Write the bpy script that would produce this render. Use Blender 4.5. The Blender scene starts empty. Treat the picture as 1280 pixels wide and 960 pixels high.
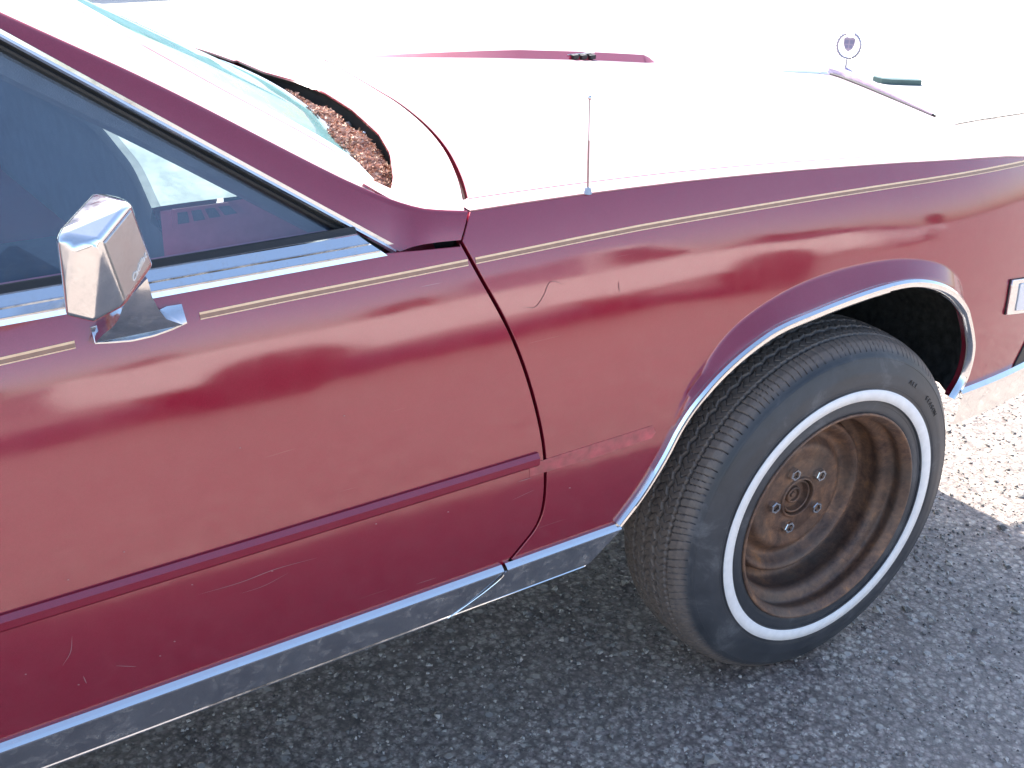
import bpy, bmesh, math, random
import numpy as np
from mathutils import Vector, Matrix
from mathutils.geometry import delaunay_2d_cdt
random.seed(7); RNG = np.random.default_rng(7)
C = bpy.context.scene.collection
SC = bpy.context.scene
R = math.radians
# ------------------------------------------------------------------ camera
CF, CYAW, CPIT, CROL = 1481.82, 0.61121, 0.44398, 0.03574
CPOS = np.array([-1.54138, -1.13498, 1.46157])
def cam_axes():
    f = np.array([math.sin(CYAW)*math.cos(CPIT), math.cos(CYAW)*math.cos(CPIT), -math.sin(CPIT)])
    r = np.array([math.cos(CYAW), -math.sin(CYAW), 0.]); u = np.cross(r, f)
    return r*math.cos(CROL)+u*math.sin(CROL), -r*math.sin(CROL)+u*math.cos(CROL), f
AR, AU, AF = cam_axes()
cd = bpy.data.cameras.new('camera'); cam = bpy.data.objects.new('camera', cd); C.objects.link(cam)
M = Matrix(((AR[0], AU[0], -AF[0], CPOS[0]), (AR[1], AU[1], -AF[1], CPOS[1]), (AR[2], AU[2], -AF[2], CPOS[2]), (0, 0, 0, 1)))
cam.matrix_world = M
cd.sensor_width = 36; cd.lens = 36*CF/1280; cd.clip_start = .05; cd.clip_end = 2000
SC.camera = cam
# ------------------------------------------------------------------ light
SUN = Vector((.20, .985, 1.0)).normalized()
EL = math.asin(SUN.z); AZ = math.atan2(SUN.x, SUN.y)
w = bpy.data.worlds.new('World'); SC.world = w; w.use_nodes = True
nt = w.node_tree; bg = nt.nodes['Background']
sky = nt.nodes.new('ShaderNodeTexSky'); sky.sky_type = 'NISHITA'; sky.sun_disc = False
sky.sun_elevation = EL; sky.sun_rotation = AZ; sky.air_density = 1.0; sky.dust_density = 1.6; sky.ozone_density = 1.0
nt.links.new(sky.outputs[0], bg.inputs[0]); bg.inputs[1].default_value = .14
sd = bpy.data.lights.new('sun', 'SUN'); sd.energy = 5.0; sd.angle = R(.53); sd.color = (1, .95, .87)
so = bpy.data.objects.new('sun', sd); C.objects.link(so)
so.rotation_euler = SUN.to_track_quat('Z', 'Y').to_euler(); so.location = (3, 8, 9)
SC.view_settings.view_transform = 'Standard'; SC.view_settings.look = 'None'
SC.view_settings.exposure = 1.58; SC.view_settings.gamma = 1
SC.cycles.max_bounces = 10; SC.cycles.transparent_max_bounces = 12; SC.cycles.sample_clamp_indirect = 8
SC.cycles.caustics_reflective = False; SC.cycles.caustics_refractive = False
# ------------------------------------------------------------------ materials
def mat(name): 
    m = bpy.data.materials.new(name); m.use_nodes = True
    return m, m.node_tree.nodes, m.node_tree.links, m.node_tree.nodes['Principled BSDF']
def setp(b, **k):
    for a, v in k.items():
        b.inputs[a.replace('_', ' ')].default_value = v
def ncoord(N, L, scale=(1, 1, 1)):
    tc = N.new('ShaderNodeTexCoord'); mp = N.new('ShaderNodeMapping'); mp.inputs['Scale'].default_value = scale
    L.new(tc.outputs['Object'], mp.inputs[0]); return mp.outputs[0]
def noise(N, L, co, scale, detail=4, rough=.5, dist=0):
    n = N.new('ShaderNodeTexNoise'); n.inputs['Scale'].default_value = scale; n.inputs['Detail'].default_value = detail
    n.inputs['Roughness'].default_value = rough; n.inputs['Distortion'].default_value = dist
    L.new(co, n.inputs['Vector']); return n.outputs[0]
def vor(N, L, co, scale, feature='F1'):
    n = N.new('ShaderNodeTexVoronoi'); n.feature = feature; n.inputs['Scale'].default_value = scale
    L.new(co, n.inputs['Vector']); return n
def ramp(N, L, src, stops):
    r = N.new('ShaderNodeValToRGB'); e = r.color_ramp.elements
    while len(e) < len(stops): e.new(.5)
    for i, (p, c) in enumerate(stops):
        e[i].position = p; e[i].color = (c, c, c, 1) if not hasattr(c, '__len__') else (*c, 1)
    L.new(src, r.inputs[0]); return r.outputs[0]
def mixc(N, L, fac, a, b, mode='MIX'):
    m = N.new('ShaderNodeMix'); m.data_type = 'RGBA'; m.blend_type = mode
    for s, v in ((m.inputs[0], fac), (m.inputs[6], a), (m.inputs[7], b)):
        if hasattr(v, 'links') or hasattr(v, 'is_linked'): L.new(v, s)
        elif hasattr(v, '__len__'): s.default_value = (*v, 1) if len(v) == 3 else v
        else: s.default_value = v
    return m.outputs[2]
def bump(N, L, h, st, dist, prev=None):
    b = N.new('ShaderNodeBump'); b.inputs['Strength'].default_value = st; b.inputs['Distance'].default_value = dist
    L.new(h, b.inputs['Height'])
    if prev is not None: L.new(prev, b.inputs['Normal'])
    return b.outputs[0]
def simple(name, col, rough=.5, metal=0, var=.15, vs=30, bmp=0, bs=200, **k):
    m, N, L, b = mat(name); co = ncoord(N, L)
    n = noise(N, L, co, vs, 5, .6)
    c = mixc(N, L, ramp(N, L, n, [(.3, 0.), (.7, 1.)]), tuple(x*(1-var) for x in col), tuple(min(1, x*(1+var)) for x in col))
    L.new(c, b.inputs['Base Color']); setp(b, Roughness=rough, Metallic=metal, **k)
    if bmp: L.new(bump(N, L, noise(N, L, co, bs, 3), bmp, .002), b.inputs['Normal'])
    return m

def paint(name, glare):
    m, N, L, b = mat(name); co = ncoord(N, L)
    fl = vor(N, L, co, 1400); flake = ramp(N, L, fl.outputs['Color'], [(0, 0.), (1, 1.)])
    base = mixc(N, L, flake, (.225, .006, .026), (.30, .011, .042))
    cloud = noise(N, L, co, 5, 6, .65, .3)
    base = mixc(N, L, ramp(N, L, cloud, [(.35, 0.), (.75, .35)]), base, (.30, .013, .034))
    # dust and road film
    dust = ramp(N, L, noise(N, L, co, 38, 8, .75), [(.45, 0.), (.8, .03 if not glare else .3)])
    base = mixc(N, L, dust, base, (.42, .27, .25))
    # fine scratches
    sc1 = ncoord(N, L, (7, 7, 300)); s1 = ramp(N, L, noise(N, L, sc1, 1.0, 2, .5, .4), [(.76, 0.), (.80, .16)])
    base = mixc(N, L, s1, base, (.6, .42, .42))
    # stone chips
    ch = vor(N, L, co, 19); chip = ramp(N, L, ch.outputs['Distance'], [(.0, .7), (.02, .6), (.032, 0.)])
    msk = ramp(N, L, ch.outputs['Color'], [(.80, 0.), (.82, 1.)])
    chm = N.new('ShaderNodeMath'); chm.operation = 'MULTIPLY'; L.new(chip, chm.inputs[0]); L.new(msk, chm.inputs[1])
    base = mixc(N, L, chm.outputs[0], base, (.50, .33, .32))
    if glare: base = mixc(N, L, .35, base, (.62, .42, .42))  # pale tone stands in for sun glare
    L.new(base, b.inputs['Base Color'])
    rr = ramp(N, L, noise(N, L, co, 14, 8, .7), [(.3, .055), (.75, .13)]) if not glare else ramp(N, L, noise(N, L, co, 14, 6, .7), [(.3, .28), (.7, .42)])
    setp(b, Metallic=.35 if not glare else .15, Roughness=.34 if not glare else .5)
    b.inputs['Coat Weight'].default_value = 1.0 if not glare else .9
    if not glare: b.inputs['Specular IOR Level'].default_value = 0
    b.inputs['Coat IOR'].default_value = 1.6 if glare else 1.92
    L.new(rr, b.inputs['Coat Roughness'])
    if glare:
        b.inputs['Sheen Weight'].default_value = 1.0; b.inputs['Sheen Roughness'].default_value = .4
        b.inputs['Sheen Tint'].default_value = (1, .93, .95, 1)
    wv = noise(N, L, co, 3.2, 2, .4); op = noise(N, L, co, 420, 2, .5)
    nb = bump(N, L, wv, .085, .03); nb = bump(N, L, op, .03, .0004, nb)
    L.new(nb, b.inputs['Coat Normal']); L.new(bump(N, L, op, .1, .0004), b.inputs['Normal'])
    return m
PAINT = paint('maroon_metallic_paint', False)
PAINTLIT = paint('glare_pale_maroon_paint', True)  # lighter copy of the maroon: sun glare painted into the upward panels
def chrome(name, rough=(.05, .2), col=.78, dirt=.2):
    m, N, L, b = mat(name); co = ncoord(N, L)
    n = noise(N, L, co, 60, 8, .7)
    d = ramp(N, L, n, [(.5, 0.), (.8, dirt)])
    L.new(mixc(N, L, d, (col, col, col*1.01), (.35, .31, .27)), b.inputs['Base Color'])
    mm = N.new('ShaderNodeMath'); mm.operation = 'SUBTRACT'; mm.inputs[0].default_value = 1; L.new(d, mm.inputs[1]); L.new(mm.outputs[0], b.inputs['Metallic'])
    L.new(ramp(N, L, noise(N, L, co, 25, 6, .7), [(.35, rough[0]), (.7, rough[1])]), b.inputs['Roughness'])
    L.new(bump(N, L, noise(N, L, co, 30, 3), .08, .002), b.inputs['Normal'])
    return m
CHROME = chrome('chrome'); DULL = chrome('road_worn_chrome', (.10, .24), .55, .5)
ALU = chrome('dull_aluminium', (.2, .4), .7, .3)
RUBBER = simple('black_rubber', (.02, .021, .022), .55, bmp=.3, bs=300)
DARK = simple('dark_underbody', (.012, .012, .012), .85, var=.5)
GAP = simple('door_gap_black', (.006, .004, .004), .9)
def rust():
    m, N, L, b = mat('rusty_steel'); co = ncoord(N, L)
    n = noise(N, L, co, 22, 10, .78, .3); f = noise(N, L, co, 140, 7, .75); v = noise(N, L, co, 8, 4, .6)
    c = ramp(N, L, n, [(.32, (.045, .030, .025)), (.45, (.135, .080, .060)), (.58, (.25, .14, .088)), (.72, (.50, .23, .09))])
    c = mixc(N, L, ramp(N, L, v, [(.45, 0.), (.75, .7)]), c, (.12, .10, .085))
    c = mixc(N, L, ramp(N, L, f, [(.62, 0.), (.72, .6)]), c, (.035, .022, .02))
    L.new(c, b.inputs['Base Color']); setp(b, Metallic=.25)
    L.new(ramp(N, L, f, [(.3, .38), (.7, .65)]), b.inputs['Roughness'])
    L.new(bump(N, L, f, .6, .0015), b.inputs['Normal']); return m
RUST = rust()
def tyre():
    m, N, L, b = mat('weathered_tyre_rubber'); co = ncoord(N, L)
    n = noise(N, L, co, 9, 8, .7, .5); f = noise(N, L, co, 120, 5, .7)
    c = ramp(N, L, n, [(.33, (.030, .034, .041)), (.55, (.052, .057, .066)), (.72, (.14, .145, .155))])
    # brown dust on the tread: driven by distance from the axle
    tc = N.new('ShaderNodeTexCoord'); sx = N.new('ShaderNodeSeparateXYZ'); L.new(tc.outputs['Object'], sx.inputs[0])
    cb = N.new('ShaderNodeCombineXYZ'); L.new(sx.outputs[0], cb.inputs[0]); L.new(sx.outputs[2], cb.inputs[2])
    ln = N.new('ShaderNodeVectorMath'); ln.operation = 'LENGTH'; L.new(cb.outputs[0], ln.inputs[0])
    tr = ramp(N, L, ln.outputs['Value'], [(.318, 0.), (.326, .85)])
    mu = N.new('ShaderNodeMath'); mu.operation = 'MULTIPLY'; L.new(tr, mu.inputs[0]); L.new(ramp(N, L, f, [(.25, .4), (.7, 1.)]), mu.inputs[1])
    c = mixc(N, L, mu.outputs[0], c, (.26, .205, .17))
    L.new(c, b.inputs['Base Color']); setp(b, Roughness=.48)
    L.new(ramp(N, L, n, [(.3, .38), (.7, .6)]), b.inputs['Roughness'])
    L.new(bump(N, L, f, .2, .001), b.inputs['Normal']); return m
TYRE = tyre()
WHITE = simple('whitewall_rubber', (.88, .87, .86), .55, var=.06, vs=60)
STRIPE = simple('gold_pinstripe', (1.0, .64, .40), .4, var=.1, vs=80)
STRIPE2 = simple('brown_pinstripe', (.34, .19, .13), .4, var=.1, vs=80)
def glass(name, tint, rough=.0, dust=.08, veil_col=(.6, .65, .68), spec=1.5, span=None):
    m, N, L, b = mat(name); N.remove(b); out = N['Material Output']; co = ncoord(N, L)
    g = N.new('ShaderNodeBsdfGlossy'); g.inputs['Roughness'].default_value = rough; g.inputs['Color'].default_value = (1, 1, 1, 1)
    t = N.new('ShaderNodeBsdfTransparent'); t.inputs[0].default_value = (*tint, 1)
    fr = N.new('ShaderNodeFresnel'); ge = N.new('ShaderNodeNewGeometry'); ma = N.new('ShaderNodeMath'); ma.operation = 'MULTIPLY_ADD'
    L.new(ge.outputs['Backfacing'], ma.inputs[0]); ma.inputs[1].default_value = 1/spec-spec; ma.inputs[2].default_value = spec; L.new(ma.outputs[0], fr.inputs[0])
    x = N.new('ShaderNodeMixShader'); L.new(fr.outputs[0], x.inputs[0]); L.new(t.outputs[0], x.inputs[1]); L.new(g.outputs[0], x.inputs[2])
    d = N.new('ShaderNodeBsdfDiffuse'); d.inputs[0].default_value = (*veil_col, 1)
    y = N.new('ShaderNodeMixShader'); lo_, hi_ = span or (dust*.4, dust*1.8); f = ramp(N, L, noise(N, L, ncoord(N, L, (1, .35, 1)) if span else co, 25, 8, .75), [(.35, lo_), (.8, hi_)])
    L.new(f, y.inputs[0]); L.new(x.outputs[0], y.inputs[1]); L.new(d.outputs[0], y.inputs[2]); L.new(y.outputs[0], out.inputs[0])
    return m
SIDEGLASS = glass('side_window_glass', (.84, .92, .94), 0, .20, (.34, .56, .88), spec=1.9, span=(.085, .13))  # blue veil: sky reflection painted in over a little dust
WINDGLASS = glass('tinted_windshield_glass', (.80, .93, .93), .02, .30, (.135, .262, .272), spec=1.3, span=(.5, .9))  # cyan veil: dirt with sky reflection painted in
DASH = simple('pale_grey_vinyl', (.50, .53, .52), .5, bmp=.3, bs=500)
DASHD = simple('dark_blue_grey_vinyl', (.10, .11, .13), .55, bmp=.3, bs=500)
TRIMRED = simple('maroon_door_trim', (.55, .16, .22), .5)
SEAT = simple('dark_cloth_seat', (.03, .03, .04), .9)
LENS = simple('pale_lamp_lens', (.75, .76, .80), .15, var=.03)
def asphalt():
    m, N, L, b = mat('weathered_asphalt'); co = ncoord(N, L)
    v = vor(N, L, co, 78); v2 = vor(N, L, co, 210); v3 = vor(N, L, co, 34); v3.inputs['Randomness'].default_value = 1
    st = mixc(N, L, .62, v.outputs['Color'], v2.outputs['Color'])
    hue = ramp(N, L, st, [(.18, (.165, .120, .108)), (.38, (.31, .240, .215)), (.54, (.43, .345, .305)), (.72, (.68, .58, .49)), (.86, (.84, .76, .65))])
    crv = ramp(N, L, v.outputs['Distance'], [(.30, 1.), (.66, .45)])
    hue = mixc(N, L, 1.0, hue, crv, 'MULTIPLY')
    sm = ramp(N, L, v3.outputs['Color'], [(.60, 0.), (.64, 1.)]); sh_ = ramp(N, L, v3.outputs['Distance'], [(.20, 1.), (.30, 0.)])
    mm = N.new('ShaderNodeMath'); mm.operation = 'MULTIPLY'; L.new(sm, mm.inputs[0]); L.new(sh_, mm.inputs[1])
    hue = mixc(N, L, mm.outputs[0], hue, mixc(N, L, ramp(N, L, v3.outputs['Color'], [(.6, 0.), (1., 1.)]), (.48, .45, .43), (.60, .50, .40)))
    big = noise(N, L, co, 1.3, 6, .6); mid = noise(N, L, co, 7, 5, .65)
    hue = mixc(N, L, ramp(N, L, big, [(.35, 0.), (.7, .35)]), hue, (.34, .31, .27))
    hue = mixc(N, L, ramp(N, L, mid, [(.5, 0.), (.75, .45)]), hue, (.22, .175, .16))
    L.new(hue, b.inputs['Base Color']); setp(b, Roughness=.72)
    L.new(ramp(N, L, v2.outputs['Color'], [(.2, .35), (.8, .85)]), b.inputs['Roughness'])
    nb = bump(N, L, ramp(N, L, v.outputs['Distance'], [(0, 1.), (.7, 0.)]), .35, .0025)
    nb = bump(N, L, ramp(N, L, v2.outputs['Distance'], [(0, 1.), (.7, 0.)]), .35, .0012, nb)
    nb = bump(N, L, mm.outputs[0], .3, .003, nb)
    L.new(nb, b.inputs['Normal']); return m
ASPH = asphalt()
def concrete():
    m, N, L, b = mat('pale_concrete'); co = ncoord(N, L)
    n = noise(N, L, co, .8, 8, .7); f = noise(N, L, co, 60, 5, .7)
    c = ramp(N, L, n, [(.3, (.48, .46, .42)), (.7, (.62, .60, .56))])
    c = mixc(N, L, ramp(N, L, f, [(.6, 0.), (.75, .4)]), c, (.33, .30, .26))
    L.new(c, b.inputs['Base Color']); setp(b, Roughness=.8)
    L.new(bump(N, L, f, .4, .004), b.inputs['Normal']); return m
CONC = concrete()
# ------------------------------------------------------------------ helpers
ROOT0 = Vector((-1.4, 1.0, 0))
def link(name, me, m, parent=None):
    o = bpy.data.objects.new(name, me); C.objects.link(o)
    if m is not None:
        for mm in (m if isinstance(m, (list, tuple)) else [m]): me.materials.append(mm)
    if parent is not None:
        o.parent = parent
        if parent.get('is_root'): o.location = -parent.location
    return o
def mesh(name, V, F, m, parent=None, smooth=True, normals=None, mi=None):
    me = bpy.data.meshes.new(name); me.from_pydata([tuple(map(float, v)) for v in V], [], [tuple(map(int, f)) for f in F])
    me.polygons.foreach_set('use_smooth', [smooth]*len(me.polygons))
    if mi is not None: me.polygons.foreach_set('material_index', list(mi))
    me.update()
    if normals is not None: me.normals_split_custom_set_from_vertices([tuple(map(float, n)) for n in normals])
    return link(name, me, m, parent)
def from_bm(name, bm, m, parent=None, smooth=False, bev=0, seg=2, ang=35):
    bmesh.ops.recalc_face_normals(bm, faces=bm.faces[:])
    me = bpy.data.meshes.new(name); bm.to_mesh(me); bm.free()
    o = link(name, me, m, parent)
    if smooth or bev: me.polygons.foreach_set('use_smooth', [True]*len(me.polygons))
    if bev:
        b = o.modifiers.new('b', 'BEVEL'); b.width = bev; b.segments = seg; b.limit_method = 'ANGLE'; b.angle_limit = R(ang); b.harden_normals = True
    return o
def tag(o, label=None, cat=None, group=None, kind=None):
    if label: o['label'] = label
    if cat: o['category'] = cat
    if group: o['group'] = group
    if kind: o['kind'] = kind
    return o
def box(bm, x0, x1, y0, y1, z0, z1):
    vs = [bm.verts.new(p) for p in ((x0, y0, z0), (x1, y0, z0), (x1, y1, z0), (x0, y1, z0), (x0, y0, z1), (x1, y0, z1), (x1, y1, z1), (x0, y1, z1))]
    for f in ((0, 3, 2, 1), (4, 5, 6, 7), (0, 1, 5, 4), (1, 2, 6, 5), (2, 3, 7, 6), (3, 0, 4, 7)): bm.faces.new([vs[i] for i in f])
def ray(px, py):
    return AF + (px-640)/CF*AR - (py-480)/CF*AU
def at(px, py, y=None, z=None):
    d = ray(px, py); t = (y-CPOS[1])/d[1] if y is not None else (z-CPOS[2])/d[2]
    return CPOS+t*d
def hit(px, py, F, t0=.6, t1=5, n=160):
    d = ray(px, py); a = t0; fa = F(CPOS+a*d)
    for i in range(1, n+1):
        b = t0+(t1-t0)*i/n; fb = F(CPOS+b*d)
        if fa*fb <= 0:
            for _ in range(40):
                c = (a+b)/2; fc = F(CPOS+c*d)
                if fa*fc <= 0: b = c
                else: a, fa = c, fc
            return CPOS+(a+b)/2*d
        a, fa = b, fb
    return CPOS+a*d
def spline(P, n=8, closed=False):
    P = [np.array(p, float) for p in P]; out = []
    Q = [2*P[0]-P[1]]+P+[2*P[-1]-P[-2]]
    for i in range(len(P)-1):
        p0, p1, p2, p3 = Q[i:i+4]
        for k in range(n):
            t = k/n
            out.append(.5*((2*p1)+(p2-p0)*t+(2*p0-5*p1+4*p2-p3)*t*t+(3*p1-p0-3*p2+p3)*t**3))
    out.append(P[-1]); return out
def resample(P, step, closed=False):
    out = []; n = len(P)
    for i in range(n if closed else n-1):
        a = np.array(P[i], float); b = np.array(P[(i+1) % n], float); k = max(1, int(math.ceil(np.linalg.norm(b-a)/step)))
        for j in range(k): out.append(a+(b-a)*j/k)
    if not closed: out.append(np.array(P[-1], float))
    return out
def inside(pts, poly):
    x, y = pts[:, 0], pts[:, 1]; r = np.zeros(len(pts), bool); n = len(poly); j = n-1
    for i in range(n):
        xi, yi = poly[i]; xj, yj = poly[j]
        if yi != yj:
            r ^= ((yi > y) != (yj > y)) & (x < (xj-xi)*(y-yi)/(yj-yi)+xi)
        j = i
    return r
def segdist(pts, poly):
    d = np.full(len(pts), 9.); n = len(poly)
    for i in range(n):
        a = np.array(poly[i]); b = np.array(poly[(i+1) % n]); ab = b-a; L2 = ab@ab
        if L2 < 1e-14: continue
        t = np.clip(((pts-a)@ab)/L2, 0, 1); q = a+t[:, None]*ab
        d = np.minimum(d, np.hypot(*(pts-q).T))
    return d
def panel(name, outline, P, m, parent, sgn, step=.02, bstep=.012, extra=(), flange=.018, rnd=.0014, fm=None, side_fn=None):
    """sheet-metal panel over a surface P(u,v): cut to the outline, rolled edge and a turned flange"""
    ol = resample(outline, bstep, True)
    # drop near duplicates
    q = [ol[0]]
    for p in ol[1:]:
        if np.linalg.norm(p-q[-1]) > 1e-5: q.append(p)
    if np.linalg.norm(q[-1]-q[0]) < 1e-5: q.pop()
    ol = q; area = sum(ol[i][0]*ol[(i+1) % len(ol)][1]-ol[(i+1) % len(ol)][0]*ol[i][1] for i in range(len(ol)))
    if area < 0: ol = ol[::-1]
    A = np.array(ol); nB = len(A)
    us = np.arange(A[:, 0].min(), A[:, 0].max(), step); vs = np.arange(A[:, 1].min(), A[:, 1].max(), step)
    G = np.array([(u+(step/2 if k % 2 else 0), v) for k, v in enumerate(vs) for u in us])
    G = G[inside(G, ol)]; G = G[segdist(G, ol) > step*.45] if len(G) else G
    pts = [Vector(p) for p in A]; edges = []
    for ex in extra:
        e = np.array(resample(ex, bstep)); e = e[inside(e, ol)]; e = e[segdist(e, ol) > .002]
        if len(e) < 2: continue
        if len(G): G = G[segdist(G, list(e)+list(e[::-1])) > step*.3]
        k0 = len(pts); pts += [Vector(p) for p in e]
        edges += [(k0+i, k0+i+1) for i in range(len(e)-1) if np.linalg.norm(e[i+1]-e[i]) < bstep*3]
    pts += [Vector(p) for p in G]
    vo, eo, fo, *_ = delaunay_2d_cdt(pts, edges, [list(range(nB))], 1, 1e-7)
    UV = np.array([(v.x, v.y) for v in vo])
    def nrm(u, v, h=.0012):
        a = (np.array(P(u+h, v))-np.array(P(u-h, v))); b = (np.array(P(u, v+h))-np.array(P(u, v-h)))
        n = np.cross(a, b)*sgn; return n/np.linalg.norm(n)
    V = [np.array(P(u, v)) for u, v in UV]; NN = [nrm(u, v) for u, v in UV]
    F = []
    for f in fo:
        f = list(f); n = np.cross(V[f[1]]-V[f[0]], V[f[2]]-V[f[0]])
        F.append(f if n@NN[f[0]] > 0 else f[::-1])
    # boundary ring
    base = len(V); T = []
    for i in range(nB):
        t = A[(i+1) % nB]-A[i-1]; t /= np.linalg.norm(t); out = np.array([t[1], -t[0]])
        T.append(out)
    B0 = []; 
    for i in range(nB):
        u, v = A[i]; p = np.array(P(u, v)); n = nrm(u, v); q = np.array(P(u+T[i][0]*.001, v+T[i][1]*.001)); o = (q-p); o /= np.linalg.norm(o)
        B0.append((p, n, o))
    for p, n, o in B0: V.append(p); NN.append(n)
    for p, n, o in B0: V.append(p+(o-n)*rnd); NN.append(o)
    for p, n, o in B0: V.append(p+o*rnd-n*flange); NN.append(o)
    def q4(a, b, c, d):
        nn = np.cross(V[b]-V[a], V[c]-V[a]); ref = NN[c]+NN[d]
        F.append([a, b, c, d] if nn@ref > 0 else [d, c, b, a])
    nf0 = len(F)
    for i in range(nB):
        j = (i+1) % nB
        for r_ in range(2): q4(base+r_*nB+i, base+r_*nB+j, base+(r_+1)*nB+j, base+(r_+1)*nB+i)
    if fm is not None:
        mi = [1 if (i >= nf0 or (side_fn and side_fn(sum(V[q] for q in F[i])/len(F[i])))) else 0 for i in range(len(F))]
        return mesh(name, V, F, [m, fm], parent, True, NN, mi)
    return mesh(name, V, F, m, parent, True, NN)
def sweep(name, path, prof, m, parent, nrm, closed_prof=True, caps=True, smooth=False, bev=0):
    """profile points (a along nrm, b along side) swept on a 3-D path; nrm(i,p) gives the outward vector"""
    P = [np.array(p, float) for p in path]; V = []; k = len(prof)
    for i, p in enumerate(P):
        t = P[min(i+1, len(P)-1)]-P[max(i-1, 0)]; t /= np.linalg.norm(t)
        n = np.array(nrm(i, p), float); n -= (n@t)*t; n /= np.linalg.norm(n); s = np.cross(n, t)
        for a, b in prof: V.append(p+a*n+b*s)
    F = []
    for i in range(len(P)-1):
        for j in range(k if closed_prof else k-1):
            j2 = (j+1) % k; F.append([i*k+j, i*k+j2, (i+1)*k+j2, (i+1)*k+j])
    if caps and closed_prof: F += [list(range(k))[::-1], [(len(P)-1)*k+j for j in range(k)]]
    o = mesh(name, V, F, m, parent, smooth)
    bm = bmesh.new(); bm.from_mesh(o.data); bmesh.ops.recalc_face_normals(bm, faces=bm.faces[:]); bm.to_mesh(o.data); bm.free()
    if smooth: o.data.set_sharp_from_angle(angle=R(32))
    return o
def loft(name, rows, m, parent, smooth=True, sharp=None, thick=0):
    k = len(rows[0]); V = [p for r in rows for p in r]; F = []
    for i in range(len(rows)-1):
        for j in range(k-1): F.append([i*k+j, i*k+j+1, (i+1)*k+j+1, (i+1)*k+j])
    o = mesh(name, V, F, m, parent, smooth)
    if sharp: o.data.set_sharp_from_angle(angle=R(sharp))
    if thick:
        s = o.modifiers.new('s', 'SOLIDIFY'); s.thickness = thick; s.offset = 0
    return o
def lathe(prof, n=96, closed=False):
    V = []; F = []; k = len(prof)
    for i in range(n):
        a = 2*math.pi*i/n; c, s = math.cos(a), math.sin(a)
        for r, y in prof: V.append((r*c, y, r*s))
    for i in range(n):
        i2 = (i+1) % n
        for j in range(k-1): F.append([i*k+j, i*k+j+1, i2*k+j+1, i2*k+j])
    return V, F
def lathe_obj(name, prof, m, parent, n=96, sharp=30):
    V, F = lathe(prof, n); me = bpy.data.meshes.new(name); me.from_pydata(V, [], F)
    bm = bmesh.new(); bm.from_mesh(me); bmesh.ops.remove_doubles(bm, verts=bm.verts[:], dist=1e-6); bmesh.ops.recalc_face_normals(bm, faces=bm.faces[:]); bm.to_mesh(me); bm.free()
    me.polygons.foreach_set('use_smooth', [True]*len(me.polygons)); me.set_sharp_from_angle(angle=R(sharp))
    return link(name, me, m, parent)
def textmesh(name, txt, size, ext, m, parent, mw, shear=0, spacing=1.0):
    cu = bpy.data.curves.new(name, 'FONT'); cu.body = txt; cu.size = size; cu.extrude = ext; cu.shear = shear; cu.align_x = 'CENTER'; cu.align_y = 'CENTER'; cu.resolution_u = 3
    cu.space_character = spacing
    t = bpy.data.objects.new(name, cu); C.objects.link(t); bpy.context.view_layer.update()
    me = bpy.data.meshes.new_from_object(t.evaluated_get(bpy.context.evaluated_depsgraph_get())); bpy.data.objects.remove(t); me.materials.clear()
    me.transform(mw); return link(name, me, m, parent)

# ------------------------------------------------------------------ body surfaces
ZC = [(-4.4, .93), (-3.2, 1.0), (-.9, 1.0), (-.754, 1.0), (-.56, .997), (-.36, .990), (-.13, .977), (.14, .957), (.46, .926), (.69, .886), (.95, .856), (1.3, .81)]
ZX = np.array([a for a, b in ZC]); ZY = np.array([b for a, b in ZC])
def zc(x): return float(np.interp(x, ZX, ZY))*.6+.2*float(np.interp(x-.09, ZX, ZY))+.2*float(np.interp(x+.09, ZX, ZY))
_k = [(.2, -7), (.44, -4), (.55, -1.5), (.61, .3), (.70, 3), (.80, 7), (.86, 10), (.90, 14), (.94, 19), (1.0, 26), (1.1, 30)]
_z = np.linspace(.2, 1.1, 451); _s = np.tan(np.radians(np.interp(_z, [a for a, b in _k], [b for a, b in _k])))
_s = np.convolve(np.pad(_s, 12, mode='edge'), np.ones(25)/25, 'valid')
_y = np.concatenate([[0], np.cumsum((_s[1:]+_s[:-1])/2*(_z[1]-_z[0]))]); _y += .125-np.interp(1.0, _z, _y)
def S0(x, z):
    wgt = min(max((z-.6)/.35, 0), 1); zz = z+(1.0-zc(x))*wgt
    y = float(np.interp(zz, _z, _y))
    if x > .15: y += .05*((x-.15)/.5)**2
    if x < -2.5: y += .03*((x+2.5)/1.8)**2
    return y
HF = lambda P: P[1]-S0(P[0], P[2])
def onside(px, py, off=0): return hit(px, py, lambda P: P[1]-S0(P[0], P[2])+off)
FL = .020
LIPPX = [(772, 655), (800, 618), (830, 572), (880, 491), (950, 427), (1020, 393), (1100, 364), (1150, 356), (1188, 368), (1210, 398), (1216, 430), (1206, 468), (1190, 498)]
OUTPX = [(868, 490), (888, 446), (925, 403), (985, 363), (1050, 338), (1120, 325), (1172, 329), (1196, 345), (1209, 372)]
LK = [0, 0, .1, .55, 1, 1, 1, 1, 1, .7, .25, 0, 0]
LIP = [onside(a, b, FL*k)[[0, 2]] for (a, b), k in zip(LIPPX, LK)]; OUT = [onside(a, b)[[0, 2]] for a, b in OUTPX]
LIPC = spline(LIP, 8); LKC = spline([np.array([k]) for k in LK], 8); LKC = [float(min(1, max(0, k[0]))) for k in LKC]; OUTC = spline(OUT, 8)
AC = np.array([-.06, .50])
def polar(Cv):
    a = np.array([math.atan2(p[1]-AC[1], -(p[0]-AC[0])) for p in Cv]); r = np.array([math.hypot(*(p-AC)) for p in Cv]); k = np.argsort(a); return a[k], r[k]
LA, LR = polar(LIPC); OA, OR_ = polar(OUTC)
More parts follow.
